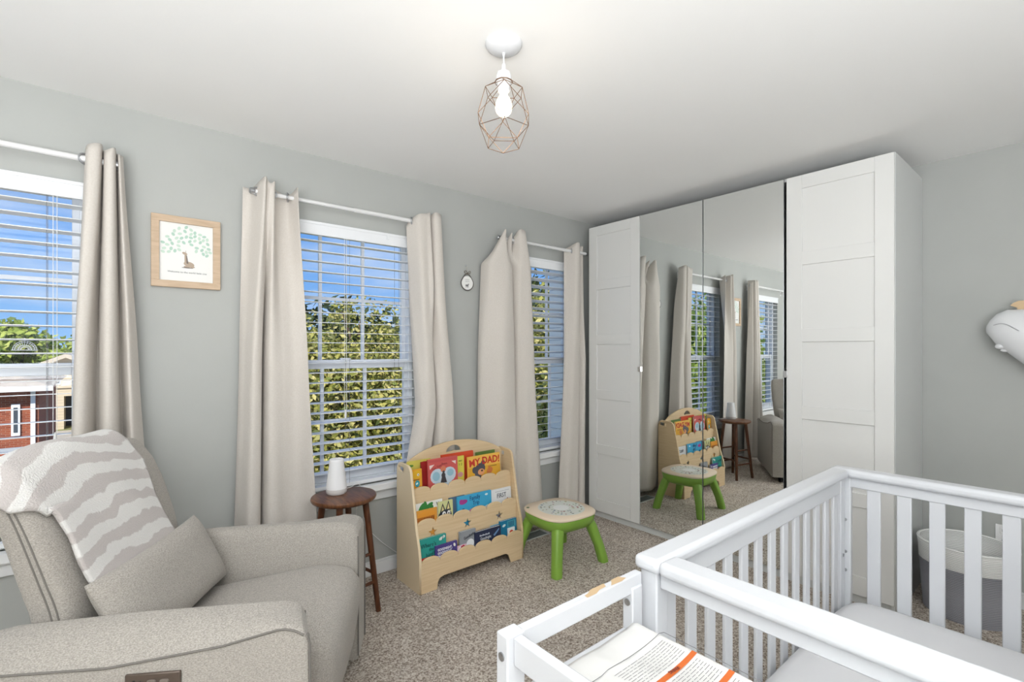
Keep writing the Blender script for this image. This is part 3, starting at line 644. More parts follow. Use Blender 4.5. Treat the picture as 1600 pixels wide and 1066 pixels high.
def d(pl, tx, w_, h):
    pl('border', [rect(-.1, .1, -.02, -.005)], (196, 84, 84))
    pl('triangle', [[(-.095, -.035), (-.06, -.033), (-.092, -.06)]], (236, 214, 208)); pl('triangle', [[(.06, -.028), (.092, -.028), (.09, -.05)]], (236, 214, 208))
    pl('heart', [ell(-.042, -.105, .048, .045, 0), ell(.042, -.105, .048, .045, 0), [(-.088, -.12), (.088, -.12), (.0, -.2)]], (196, 210, 222), 1)
    pl('sky_patch', [ell(-.05, -.105, .026, .028, .3), ell(.05, -.095, .024, .022, 0)], (150, 190, 208), 2)
    pl('medallion', [ell(0, -.068, .019, .019, 0)], (214, 128, 96), 2)
    pl('animal', [ell(0, -.105, .014, .016, 0), [(-.022, -.15), (.024, -.15), (.012, -.11), (-.01, -.11)], ell(.002, -.085, .008, .008, 0)], (70, 66, 70), 3)
    tx('Ten Tiny', .019, -.045, -.052, (120, 48, 44), rot=.35); tx('Bears', .018, .008, -.036, (120, 48, 44)); pass
book('pink picture book with a pale blue heart and arched title', 1.468, 1.676, .702, .25, 2.532, .012, (204, 92, 88), .05, deco=d)
book('large orange-red picture book standing behind the pink one', 1.59, 1.828, .706, .27, 2.577, .012, (216, 80, 46), .02)
def d(pl, tx, w_, h): tx('FIRST', .012, 0, -.03, (60, 60, 40)); tx('1 2', .02, 0, -.052, (60, 60, 40)); pl('picture', [ell(0, -.115, .02, .016, 0)], (206, 150, 150))
book('narrow yellow picture book beside the pink one', 1.682, 1.738, .690, .22, 2.55, .008, (222, 212, 88), .02, deco=d)
def d(pl, tx, w_, h):
    pl('glow', [rect(-w_/2+.004, w_/2, -h+.01, -.07)], (226, 170, 52))
    tx('MY', .062, -.078, -.042, (206, 62, 48), bold=.0016, rot=.06); tx('DAD!', .062, .052, -.038, (200, 50, 36), bold=.0018, rot=-.02, sx=.95)
    pl('bear', [ell(-.035, -.082, .040, .034, .2), ell(-.078, -.087, .019, .021, 0), ell(-.012, -.05, .016, .018, 0), [(-.08, -.10), (-.02, -.10), (-.04, -.17), (-.07, -.15)]], (86, 84, 92), 4)
    pl('muzzle', [ell(-.028, -.104, .026, .020, .1)], (226, 160, 112), 5); pl('nose', [ell(-.022, -.097, .008, .006, 0)], (52, 48, 52), 6)
    pl('small_animal', [ell(.04, -.105, .026, .02, .5), ell(.036, -.082, .008, .009, 0)], (206, 120, 62), 4)
    pl('author_line', [rect(.045+.011*k, .053+.011*k, -.081, -.076) for k in range(5)], (110, 84, 40), 3)
book('orange picture book titled MY DAD! at the right of the top tier', 1.752, 2.008, .678, .22, 2.53, .012, (240, 190, 84), .06, deco=d)
book('thin green edged book peeking above MY DAD!', 1.845, 2.0, .690, .24, 2.572, .006, (96, 128, 62), .02)
# middle tier
def d(pl, tx, w_, h):
    pl('leaf', [ell(-.05, -.025, .03, .013, .9), ell(-.025, -.02, .028, .012, 1.7), ell(0.0, -.022, .028, .012, .5), ell(-.03, -.04, .03, .012, .1), ell(.012, -.03, .016, .012, -.5)], (52, 128, 58)); tx('V', .04, .055, -.026, (60, 60, 64), sx=.8)
book('white picture book with green leaves in the middle tier', 1.356, 1.532, .475, .23, 2.475, .008, (234, 234, 228), .07, deco=d)
def d(pl, tx, w_, h): pl('hill', [ell(0, -.03, .06, .022, 0)], (222, 150, 50)); pl('field', [rect(-.064, .05, -.1, -.04)], (176, 104, 34), 1); tx('GOLD', .026, .01, -.055, (96, 60, 24), 3)
book('amber and brown picture book at the left end of the middle tier', 1.350, 1.486, .440, .18, 2.458, .007, (216, 152, 62), .05, deco=d)
book('pale yellow picture book beside the amber one', 1.445, 1.535, .424, .18, 2.472, .006, (228, 206, 110), .05)
def d(pl, tx, w_, h):
    pl('ears', [[(-.045, -.075), (-.02, -.01), (-.004, -.05)], [(0, -.05), (.02, .0), (.036, -.06)]], (44, 46, 56)); pl('ear_inner', [[(-.032, -.06), (-.02, -.025), (-.012, -.05)], [(.008, -.05), (.019, -.015), (.027, -.05)]], (226, 212, 150), 1)
    pl('face', [ell(-.005, -.085, .046, .036, 0)], (44, 48, 60), 1); pl('eye', [ell(-.012, -.074, .013, .016, 0), ell(.02, -.072, .011, .014, 0)], (240, 240, 240), 2); pl('pupil', [ell(-.010, -.076, .005, .007, 0), ell(.02, -.074, .004, .006, 0)], (24, 24, 26), 3)
book('pale green book with black pointed ears and big white eyes', 1.497, 1.596, .462, .2, 2.462, .010, (206, 208, 150), .05, deco=d)
book('slate blue picture book behind the eyed book', 1.588, 1.70, .463, .22, 2.487, .010, (86, 112, 138), .05)
def d(pl, tx, w_, h):
    pl('splash', [ell(-.085, -.036, .03, .014, .1), ell(-.10, -.03, .014, .012, 0)], (170, 60, 140)); tx('Family', .040, .0, -.024, (40, 60, 120), rot=.03, sx=.8); tx('Trip', .036, .008, -.056, (40, 60, 120), sx=.8)
    pl('balloon', [ell(-.02, -.115, .035, .03, 0)], (206, 130, 160)); pl('cloud', [ell(.09, -.02, .012, .006, 0)], (220, 236, 240)); pl('car', [[(.05, -.10), (.10, -.085), (.11, -.1), (.06, -.12)]], (220, 230, 235))
    pl('wheel', [ell(-.09, -.08, .012, .005, .2)], (30, 50, 110), 1)
book('bright blue picture book titled Family Trip', 1.636, 1.893, .462, .21, 2.472, .012, (62, 168, 212), .05, deco=d)
def d(pl, tx, w_, h):
    pl('rule', [rect(-.05, .065, -.017, -.0155)], (120, 130, 150)); tx('FIRST', .040, .0, -.044, (40, 50, 76), sx=.8); pass
    pl('dot', [ell(.05-.07*k/5, -.072-.01*k-.004*k*k*.5, .004, .006, k) for k in range(6)], (170, 70, 60)); tx('UN', .034, -.045, -.168, (46, 70, 120), sx=.8)
book('white picture book titled FIRST at the right of the middle tier', 1.902, 2.066, .452, .225, 2.483, .010, (232, 234, 236), .05, deco=d)
# bottom tier
def d(pl, tx, w_, h):
    tx("Where's", .034, -.03, -.040, (24, 62, 66), sx=.85); tx('the', .028, -.012, -.066, (24, 62, 66), sx=.85); tx('bird?', .034, -.02, -.094, (24, 62, 66), sx=.85)
    pl('bird', [ell(.055, -.022, .016, .009, .3), ell(.072, -.014, .008, .008, 0)], (226, 232, 228)); pl('bird_mark', [[(.058, -.03), (.07, -.005), (.064, -.03)]], (40, 56, 66), 1)
book("teal board book titled Where's the bird? in the bottom tier", 1.348, 1.522, .290, .19, 2.418, .014, (40, 152, 142), .05, deco=d)
def d(pl, tx, w_, h):
    tx('GOODNIGHT,\nGOODNIGHT,\nCONSTRUCTION', .019, -.010, -.045, (240, 240, 250), sx=.8, bold=.0006); pl('moon', [ell(.055, -.02, .007, .011, .4)], (236, 236, 226))
book('small purple board book titled GOODNIGHT, GOODNIGHT', 1.443, 1.590, .236, .14, 2.405, .012, (74, 62, 132), .04, deco=d)
book('red book corner at the far left of the bottom tier', 1.350, 1.440, .186, .09, 2.404, .01, (196, 46, 40), .02)
def d(pl, tx, w_, h): pl('cat', [ell(-.01, -.02, .02, .016, 0)], (240, 226, 234)); pl('bow', [ell(.0, -.008, .008, .005, .4), ell(.012, -.005, .008, .005, -.4)], (190, 40, 70), 1)
book('small pink and white book right of the purple one', 1.592, 1.66, .196, .10, 2.408, .008, (226, 190, 206), .03, deco=d)
def d(pl, tx, w_, h):
    tx('Goodnight', .024, .01, -.035, (50, 54, 64), rot=.25, sx=.8, bold=.0005); pl('moon', [ell(.016, -.082, .028, .028, 0)], (232, 234, 238))
book('grey board book with a round white moon in the bottom tier', 1.618, 1.735, .270, .17, 2.42, .014, (148, 152, 158), .05, deco=d)
def d(pl, tx, w_, h): pl('spot', [ell(.05, -.02, .02, .014, 0)], (204, 92, 62))
book('tan board book behind the navy one', 1.74, 1.88, .262, .17, 2.442, .012, (202, 170, 120), .05, deco=d)
def d(pl, tx, w_, h):
    tx('Goodnight', .024, -.02, -.048, (226, 232, 240), sx=.8); pl('lettering', [rect(-.065+.011*k, -.057+.011*k, -.032, -.022-.003*(k % 2)) for k in range(7)], (206, 214, 226), 3); pl('streak', [[(.04, -.045), (.085, -.012), (.088, -.02), (.05, -.055)]], (110, 150, 196))
book('navy blue board book with white lettering in the bottom tier', 1.722, 1.922, .246, .15, 2.41, .018, (36, 44, 74), .04, deco=d)
book('pale blue board book behind the navy one', 1.86, 1.955, .258, .16, 2.44, .012, (150, 192, 214), .05)
def d(pl, tx, w_, h):
    pl('panel', [rect(-.01, .058, -.05, -.008)], (70, 160, 180)); pl('bars', [rect(.0+.012*k, .007+.012*k, -.045, -.013) for k in range(4)], (30, 90, 130), 1); pl('mark', [ell(-.038, -.03, .014, .008, .3)], (226, 240, 240), 1)
book('turquoise and blue board book at the right end of the bottom tier', 1.928, 2.062, .262, .16, 2.422, .016, (24, 120, 160), .05, deco=d)
def d(pl, tx, w_, h): pl('badge', [ell(0, -.028, .016, .014, 0)], (206, 80, 60))
book('small white card book with red badge in front of the turquoise one', 1.976, 2.034, .214, .12, 2.405, .006, (232, 236, 238), .03, deco=d)

# ================================================================ GREEN ACTIVITY STOOL
gx, gy = 2.272, 2.235; rot = math.radians(-4)
t = thing('activity_stool', 'bright green plastic child\'s stool with pale round-cornered top', 'stool', (gx, gy, 0))
RZ = Matrix.Translation((gx, gy, 0)) @ Matrix.Rotation(rot, 4, 'Z')
def rr(h, z, e_=4.0, n=48): return [RZ @ Vector((p[0], p[1], z)) for p in sel(n, h, h, e_)]
def rrf(h, z, e_, n=48): return rr(h, z, e_, n)
apr = [rrf(.150, .225, 3.6), rrf(.172, .236, 3.4), rrf(.194, .265, 3.2), rrf(.199, .300, 3.2), rrf(.197, .306, 3.2), rrf(.15, .306, 3.2)]
MB().loft(apr).build('apron', GREEN, t, smooth=True, angle=50)
MB().loft([rrf(.195, .306, 3.2), rrf(.202, .310, 3.2), rrf(.203, .319, 3.2), rrf(.198, .325, 3.2), rrf(.10, .327, 3.2)]).build('top', TOPW, t, smooth=True, angle=50)
ds = MB().lathe([(.0, .0012), (.148, .0012), (.152, 0), (.0, 0)], (gx+.01, gy-.005, .327), 48).build('activity_disc', flat(216, 220, 212), t)
MB().lathe([(.0, .0009), (.05, .0009), (.052, 0), (0, 0)], (gx+.01, gy-.005, .3283), 32).build('centre_dial', flat(232, 234, 232), ds)
random.seed(11)
pal = [(70, 74, 70), (150, 84, 74), (96, 120, 140), (60, 60, 66), (160, 150, 90), (110, 140, 100), (170, 110, 120)]
gr = {}
for k in range(24):
    for rr_ in (.078, .108, .132):
        a_ = 2*PI*k/24+random.uniform(-.08, .08)
        if random.random() < .3: continue
        gr.setdefault(random.choice(pal), []).append((gx+.01+rr_*math.cos(a_), gy-.005+rr_*math.sin(a_), random.uniform(.004, .009), random.uniform(.004, .010), random.uniform(0, 3)))
for c, L_ in gr.items():
    mb = MB()
    for (px, py, ra, rb, an) in L_:
        s_ = ell(px, py, ra, rb, an, 8); mb.add([(p[0], p[1], .3288) for p in s_], [tuple(range(8))])
    mb.build('printed_pictures', flat(*c), ds)
mb = MB(); s_ = ell(gx-.155, gy+.135, .014, .010, .5, 12); mb.add([(p[0], p[1], .3275) for p in s_], [tuple(range(12))]); mb.build('leaf_mark', flat(84, 104, 52), t)
for sx_, sy_ in ((-1, -1), (1, -1), (1, 1), (-1, 1)):
    rings_ = []
    for k, (o, z, h) in enumerate(((.128, .262, .040), (.140, .235, .038), (.158, .17, .036), (.178, .10, .034), (.192, .03, .034), (.197, .0, .033))):
        rings_.append([RZ @ Vector((sx_*o+p[0], sy_*o+p[1], z)) for p in sel(20, h*.9, h*.9, 3)])
    MB().loft(rings_).build('leg', GREEN, t, smooth=True, angle=60)

# ================================================================ ROPE BASKET
bcx, bcy, br_, bh = 3.415, .425, .195, .36
t = thing('rope_basket', 'round coiled rope basket, white above dark grey, on the carpet by the right wall', 'basket', (bcx, bcy, 0))
def coil(z0, z1, r0, r1, name, m):
    n = int((z1-z0)/.0085); prof = []
    for k in range(n):
        za = z0+(z1-z0)*k/n; zb = z0+(z1-z0)*(k+1)/n; ra = r0+(r1-r0)*(k+.5)/n
        prof += [(ra-.0025, za+.0002), (ra+.0012, za+(zb-za)*.3), (ra+.0012, za+(zb-za)*.7)]
    prof.append((r1-.0025, z1))
    inner = [(p[0]-.009, p[1]) for p in prof[::-1]]
    mb = MB(); full = prof+inner+[prof[0]]
    vs = []; N = 64
    for r, z in full:
        for k in range(N):
            a_ = 2*PI*k/N; wob = 1+.012*math.sin(3*a_+z*6); vs.append((bcx+r*wob*math.cos(a_), bcy+r*wob*math.sin(a_), z))
    mb.add(vs, [(i*N+k, i*N+(k+1) % N, (i+1)*N+(k+1) % N, (i+1)*N+k) for i in range(len(full)-1) for k in range(N)])
    mb.build(name, m, t, smooth=True, angle=180)
coil(.004, .255, br_*.90, br_*.97, 'lower_wall', MATS.setdefault('rope_grey', stripes_mat('rope_grey', srgb(158, 158, 165), srgb(118, 118, 124), 2, 117.6, .72, .9)))
coil(.255, .355, br_*.97, br_, 'upper_wall', MATS.setdefault('rope_white', stripes_mat('rope_white', srgb(246, 246, 244), srgb(204, 204, 202), 2, 117.6, .74, .9)))
MB().lathe([(0, .006), (br_*.9, .006), (br_*.9, .001), (0, .001)], (bcx, bcy, 0), 48).build('bottom', MATS['rope_grey'], t)
rim = [(bcx+br_*.985*math.cos(2*PI*k/48)*(1+.012*math.sin(6*PI*k/48+2.1)), bcy+br_*.985*math.sin(2*PI*k/48)*(1+.012*math.sin(6*PI*k/48+2.1)), .358) for k in range(48)]
MB().tube(rim, .006, 8, closed=True).build('rim', MATS['rope_white'], t, smooth=True)

# ================================================================ CRIB
cx0, cx1, cy0, cy1, cz = .962, 2.372, -.105, .705, .87
t = thing('crib', 'white painted wooden crib with slatted sides', 'crib', ((cx0+cx1)/2, (cy0+cy1)/2, 0))
PW = .045
def cap(x0, x1, y0, y1, z1, name='top_rail'):
    MB().box(x0, x1, y0, y1, z1-.034, z1).build(name, CRIB, t, bevel=.013, seg=4)
posts = []
for (px, py, wx, wy) in ((cx0+.012, cy1-.014-PW, PW, PW), (cx1-.048, cy1-.068, .026, .064), (cx0+.012, cy0+.014, PW, PW), (cx1-.048, cy0+.004, .026, .064)):
    MB().box(px, px+wx, py, py+wy, 0, cz-.03).build('post', CRIB, t, bevel=.004)
# long sides (along x): rail caps, apron boards, slats
for ys, yc in ((cy1, cy1-.036), (cy0, cy0+.036)):
    cap(cx0, cx1-.070, yc-.034, yc+.034, cz)
    MB().box(cx0+.057, cx1-.059, yc-.011, yc+.011, .775, cz-.033).build('upper_rail', CRIB, t, bevel=.003)
    MB().box(cx0+.057, cx1-.059, yc-.011, yc+.011, .20, .29).build('lower_rail', CRIB, t, bevel=.003)
    x = 2.232+.03-.045
    while x > cx0+.07:
        MB().box(x, x+.042, yc-.006, yc+.006, .285, .78).build('slat', CRIB, t, bevel=.003); x -= .098
# far end (x = cx1) and near end (x = cx0), along y
xe = cx1-.036
cap(xe-.034, xe+.036, cy0, cy1, cz)
MB().box(xe-.011, xe+.011, cy0+.06, cy1-.06, .795, cz-.033).build('upper_rail', CRIB, t, bevel=.003)
MB().box(xe-.011, xe+.011, cy0+.06, cy1-.06, .20, .29).build('lower_rail', CRIB, t, bevel=.003)
y = .539
while y > cy0+.08:
    MB().box(xe-.006, xe+.006, y, y+.045, .285, .80).build('slat', CRIB, t, bevel=.003); y -= .0955
xe = cx0+.034
cap(xe-.034, xe+.036, cy0+.068, cy1-.068, cz)
MB().box(xe-.011, xe+.011, cy0+.06, cy1-.06, .80, cz-.033).build('upper_rail', CRIB, t, bevel=.003)
MB().box(xe-.011, xe+.011, cy0+.06, cy1-.06, .20, .42).build('lower_rail', CRIB, t, bevel=.003)
# bolts on the far posts
for (bx, by, bz, ax) in ((cx1-.0485, .655, .66, 'x'), (cx1-.0485, .655, .53, 'x'), (cx1-.0485, .655, .455, 'x'), (cx1-.072, .6555, .52, 'y')):
    R_ = Matrix.Rotation(-PI/2, 4, 'Y') if ax == 'x' else Matrix.Rotation(PI/2, 4, 'X')
    MB().lathe([(.0065, 0), (.0065, .002), (0, .003)], (bx, by, bz), 14, R_).build('bolt', STEEL, t, smooth=True)
MB().box(cx1-.098, cx1-.049, .656, .682, .20, .836).build('corner_stile', CRIB, t, bevel=.003)
# mattress + sheet (rests in the crib)
mx0, mx1, my0, my1 = cx0+.065, cx1-.062, cy0+.062, cy1-.062
rg = []
for z, ins in ((.235, .02), (.245, .004), (.30, 0), (.34, .002), (.362, .012), (.372, .04), (.376, .10)):
    rg.append([((mx0+mx1)/2+p[0], (my0+my1)/2+p[1], z) for p in sel(64, (mx1-mx0)/2-ins, (my1-my0)/2-ins, 9)])
mt = thing('crib_mattress', 'crib mattress in a smooth white fitted sheet', 'mattress', ((mx0+mx1)/2, (my0+my1)/2, .235))
MB().loft(rg).build('mattress', SHEET, mt, smooth=True, angle=60)
MB().box(cx0+.06, cx1-.06, cy0+.05, cy1-.05, .205, .232).build('mattress_support', CRIB, t)
# small white pillow at the crib's near corner
# ================================================================ CHANGING TABLE
hx0, hx1, hy0, hy1, hz1 = .548, .958, -.09, .70, .84
t = thing('changing_table', 'white changing table attached to the crib, paint chipped on its rail', 'changing table', ((hx0+hx1)/2, (hy0+hy1)/2, 0))
for (px, py) in ((hx0, hy1-.032), (hx0, hy0)):
    MB().box(px, px+.042, py, py+.032, 0, hz1).build('post', CRIB, t, bevel=.003)
for (px, py) in ((hx1-.040, hy1-.028), (hx1-.040, hy0)):
    MB().box(px, px+.038, py, py+.028, 0, hz1-.03).build('post', CRIB, t, bevel=.003)
for y in (hy1-.024, hy0+.004):
    MB().box(hx0+.042, hx1+.001, y, y+.020, .795, hz1-.004).build('side_rail', CRIB, t, bevel=.003)
    MB().box(hx0+.042, hx1-.04, y, y+.020, .675, .715).build('lower_side_rail', CRIB, t, bevel=.003)
MB().box(hx0+.014, hx0+.034, hy0+.032, hy1-.032, .785, hz1-.004).build('front_rail', CRIB, t, bevel=.003)
MB().box(hx0+.002, hx1-.041, hy0+.034, hy1-.034, .655, .672).build('table_board', CRIB, t)
MB().box(hx0+.002, hx1-.041, hy0+.034, hy1-.034, .20, .218).build('lower_shelf', CRIB, t)
for (bx, by, bz, ax) in ((hx0-.0005, hy1-.016, .80, 'x'), (hx1-.0405, hy1-.014, .775, 'x')):
    MB().lathe([(.008, -.001), (.008, .0015), (.0055, .002), (0, .0008)], (bx, by, bz), 16, Matrix.Rotation(-PI/2, 4, 'Y')).build('bolt', STEEL, t, smooth=True)
RAW = flat(206, 178, 140)
def chip(pts, z=hz1-.0036):
    mb = MB(); n = len(pts); mb.add([(p[0], p[1], z) for p in pts], [tuple(range(n))]); mb.build('chipped_paint', RAW, t, label='bare wood where paint chipped off')
yt0, yt1 = hy1-.0235, hy1-.0045
chip([(.77, yt0), (.80, yt0), (.815, yt0+.006), (.838, yt0+.007), (.845, yt1), (.80, yt1), (.785, yt0+.012), (.772, yt0+.01)])
chip([(.85, yt0+.002), (.885, yt0), (.905, yt0+.004), (.895, yt1), (.87, yt1), (.862, yt0+.011)])
# changing pad
pt = thing('changing_pad', 'white vinyl changing pad with printed warning panel on the changing table', 'changing pad', (.76, .30, .672))
nu, nv = 50, 70; P = []
ax0, ax1, ay0, ay1 = hx0+.038, hx1-.004-.038, hy0+.036, hy1-.027
for i in range(nu):
    for j in range(nv):
        u = -1+2*i/(nu-1); v = -1+2*j/(nv-1)
        x = (ax0+ax1)/2+u*(ax1-ax0)/2; y = (ay0+ay1)/2+v*(ay1-ay0)/2
        d_ = max(abs(u)**2.2, 0); e_ = min(1, (1-abs(u))*(ax1-ax0)/2/.012); g_ = min(1, (1-abs(v))*(ay1-ay0)/2/.02)
        z = .738+.012*abs(u)**4-.03*(1-math.sqrt(max(0, 1-(1-e_)**2)))-.03*(1-math.sqrt(max(0, 1-(1-g_)**2)))+.001*math.sin(x*60+y*21)
        P.append((x, y, z))
mb = MB().grid(P, nu, nv)
# skirt
edge = [i*nv for i in range(nu)]+[(nu-1)*nv+j for j in range(1, nv)]+[i*nv+nv-1 for i in range(nu-2, -1, -1)]+[j for j in range(nv-2, 0, -1)]
o = len(mb.v); n = len(edge)
for e_ in edge: mb.v.append((P[e_][0], P[e_][1], .6735))
for k in range(n): mb.f.append((edge[k], edge[(k+1) % n], o+(k+1) % n, o+k)); mb.m.append(0)
mb.f.append(tuple(o+k for k in range(n))); mb.m.append(0)
padm = mb.build('pad_cover', PAD, pt, smooth=True, angle=60)
def padz(x): u = (x-(ax0+ax1)/2)/((ax1-ax0)/2); return .738+.012*abs(u)**4+.0012
def ribbon(name, x0, x1, y0, y1, m, dz=0, n=14):
    P = []
    for i in range(n):
        x = x0+(x1-x0)*i/(n-1)
        P += [(x, y0, padz(x)+dz), (x, y1, padz(x)+dz)]
    return MB().grid(P, n, 2).build(name, m, pt)
ORG = flat(206, 104, 42); 
o0, o1 = .70, .905
ribbon('orange_bar', o0+.0, o1, .508, .519, ORG, .0004); ribbon('orange_bar', o0, o1, .432, .443, ORG, .0004)
for k, yy in enumerate((.5135, .4375)):
    xx = .865; M = Matrix.Translation((xx-.02, yy, padz(xx-.02)+.0009)) @ Matrix.Rotation(math.radians(6), 4, 'Y') @ Matrix.Rotation(PI, 4, 'Z')
    text('\u25b2 WARNING', .0105, flat(120, 44, 24), pt, M, name='warning_lettering')
ln = MB(); random.seed(5)
for (ya, yb) in ((.578, .526), (.50, .45), (.424, .372)):
    y = ya
    while y > yb:
        xe_ = random.uniform(.70, .76); x = .893
        while x > xe_:
            wl = random.uniform(.006, .022); z = padz(x)+.0003
            ln.add([(x, y, padz(x)+.0003), (x-wl, y, padz(x-wl)+.0003), (x-wl, y+.0011, padz(x-wl)+.0003), (x, y+.0011, padz(x)+.0003)], [(0, 1, 2, 3)]); x -= wl+.003
        y -= .0062
ln.build('small_print', GREY, pt, kind='stuff')
out = [(o1+.008, .36), (o1+.008, .588), (o1, .595), (.80, .595), (.74, .598), (.715, .594), (.688, .594), (.683, .586), (.683, .36)]
out2 = []
for a_, b_ in zip(out, out[1:]):
    for k in range(8): out2.append((a_[0]+(b_[0]-a_[0])*k/8, a_[1]+(b_[1]-a_[1])*k/8))
MB().tube([(p[0], p[1], padz(p[0])+.0002) for p in out2], .0007, 4).build('outline', GREY, pt)
# folded white blanket roll under the pad front, on the board
MB().lathe([(0, 0), (.034, .002), (.040, .02), (.041, .25), (.038, .27), (0, .272)], (hx0-.0, 0, 0), 4) if False else None

# ================================================================ RECLINER
CA = math.radians(-32); CO = Vector((.627, 1.747, 0)); cf = Vector((math.cos(CA), math.sin(CA), 0)); cl = Vector((-math.sin(CA), math.cos(CA), 0))
def W(u, v, z): return CO+cf*u+cl*v+Vector((0, 0, z))
t = thing('recliner_chair', 'large heather grey fabric recliner armchair', 'armchair', W(-.42, 0, 0))
def lin(tab, x):
    for (a_, b_) in zip(tab, tab[1:]):
        if x <= b_[0]: k = (x-a_[0])/(b_[0]-a_[0]); return [p+(q-p)*k for p, q in zip(a_[1:], b_[1:])]
    return list(tab[-1][1:])
def arm(sgn, name):
    """sgn -1 near arm, +1 far arm; cross-sections along u"""
    rg = []
    tab = [(-.90, .56, .50), (-.80, .605, .555), (-.45, .622, .552), (-.18, .626, .585), (-.03, .628, .62), (.02, .612, .606), (.037, .585, .58)]
    us = [-.90, -.885, -.84, -.75, -.6, -.45, -.3, -.18, -.1, -.04, 0.0, .022, .032, .037]
    for u in us:
        zi, zo = lin(tab, u)
        q = 1-.25*max(0, (u-.0)/.037)**2*0
        ins = 0 if u < .03 else .004
        if u < -.88: ins = .03
        elif u < -.86: ins = .012
        vi, vo = .285+ins, .455-ins
        pts = [(vi, .06), (vi-.004, .3), (vi, zi-.05), (vi+.012, zi-.015), (vi+.04, zi), (vi+.075, zi-.003), ((vi+vo)/2+.045, (zi+zo)/2+.004), (vo-.012, zo+.004), (vo-.002, zo-.006), (vo, zo-.03), (vo, .3), (vo, .06)]
        rg.append([W(u-(.055*(.455-p[0])/.17*max(0, (u+.12)/.157) if sgn < 0 else 0), sgn*p[0], p[1]) for p in pts])
    ob = MB().loft(rg).build(name, CHAIR, t, smooth=True, sub=0, bevel=.006, seg=2, angle=50)
    seam = []
    for k in range(40):
        u = -.86+.885*k/39; zi, zo = lin(tab, u); seam.append(W(u, sgn*(.4555), zo-.004))
    seam += [W(.034, sgn*.44, .595), W(.038, sgn*.40, .602)] if False else []
    MB().tube(seam, .0028, 6).build('seam', CHAIR_SEAM, ob, smooth=True)
    MB().tube([W(.034, sgn*.4535, .598), W(.039, sgn*.4535, .57), W(.039, sgn*.4535, .3), W(.039, sgn*.4535, .07)], .003, 6).build('seam', CHAIR_SEAM, ob, smooth=True)
    MB().tube([W(.037-(.055 if sgn < 0 else 0), sgn*.289, .575), W(.039-(.055 if sgn < 0 else 0), sgn*.287, .5), W(.039-(.055 if sgn < 0 else 0), sgn*.287, .08)], .003, 6).build('seam', CHAIR_SEAM, ob, smooth=True)
    return ob
arm(1, 'armrest'); na = arm(-1, 'armrest')
# control panel on the near arm's outer face
cp = MB(); cp.box(-.405, -.275, -.462, -.454, .462, .530); 
o_ = MB(); o_.v = [tuple(W(v[0], v[1], v[2])) for v in cp.v]; o_.f = cp.f; o_.m = cp.m
cpo = o_.build('control_panel', mat('bronze_plastic', srgb(96, 84, 76), .35, .4), t, bevel=.003)
for (u, z, a_, b_) in ((-.342, .509, .011, .006), (-.312, .509, .011, .006), (-.383, .509, .003, .0065), (-.368, .509, .0018, .004)):
    ring = [W(u+p[0], -.4625, z+p[1]) for p in sel(20, a_, b_, 3)]
    ring2 = [W(u+p[0], -.4655, z+p[1]) for p in sel(20, a_*.9, b_*.9, 3)]
    MB().loft([ring, ring2]).build('button', flat(122, 112, 104) if a_ > .005 else BLACK, cpo, smooth=True)
# seat + front
rg = []
for (z, uf, ub, hv) in ((.07, -.01, -.6, .25), (.12, .02, -.6, .268), (.2, .04, -.6, .276), (.3, .055, -.6, .279), (.38, .062, -.6, .279), (.43, .058, -.6, .278), (.462, .035, -.6, .272), (.480, -.01, -.58, .255), (.488, -.07, -.5, .21)):
    rg.append([W((uf+ub)/2+p[0], p[1], z-(max(0, -((uf+ub)/2+p[0])-.12)*.16 if z > .37 else 0)) for p in sel(56, (uf-ub)/2, hv, 9)])
MB().loft(rg).build('seat', CHAIR, t, smooth=True, angle=80)
# backrest
rg = []
BT = [(.30, -.60, -.74, .275), (.50, -.615, -.75, .283), (.62, -.628, -.770, .292), (.70, -.648, -.790, .300), (.78, -.675, -.808, .305), (.86, -.705, -.830, .308), (.93, -.737, -.852, .308), (.975, -.765, -.868, .303), (1.0, -.785, -.875, .300), (1.014, -.80, -.868, .290), (1.020, -.815, -.855, .265)]
for (z, uf, ub, hv) in BT:
    rg.append([W((uf+ub)/2+p[0], p[1], z-.012*(abs(p[1])/.31)**3*(z > .9)*(z-.9)/.12) for p in sel(56, (uf-ub)/2, hv+.008, 5)])
bko = MB().loft(rg).build('backrest', CHAIR, t, smooth=True, angle=80)
for off in (.30, .42):
    pts = []
    for (z, uf, ub, hv) in BT[:-1]:
        hv += .0085; u = uf+(ub-uf)*off; c = (uf+ub)/2; hh = (uf-ub)/2; q = max(0, 1-abs((u-c)/hh)**5)**(1/5)
        pts.append(W(u, -hv*q, z-.03*(z > .9)*(z-.9)/.12))
    MB().tube(smooth_path(pts, 4), .0024, 6).build('seam', CHAIR_SEAM, bko, smooth=True)
MB().box(-.05, .05, 0, .01, 0, .01) if False else None
bs = MB(); 
for (u0, u1, v0, v1) in ((-.80, -.05, -.26, .26),):
    bs.add([W(u, v, z) for z in (.015, .075) for (u, v) in ((u0, v0), (u1, v0), (u1, v1), (u0, v1))], [(0, 3, 2, 1), (4, 5, 6, 7), (0, 1, 5, 4), (1, 2, 6, 5), (2, 3, 7, 6), (3, 0, 4, 7)])
bs.build('base', BLACK, t)
for (u, v) in ((-.78, -.36), (-.05, -.36), (-.78, .36), (-.05, .36)):
    MB().lathe([(.02, 0), (.024, .062)], W(u, v, 0), 14).build('foot', BLACK, t)

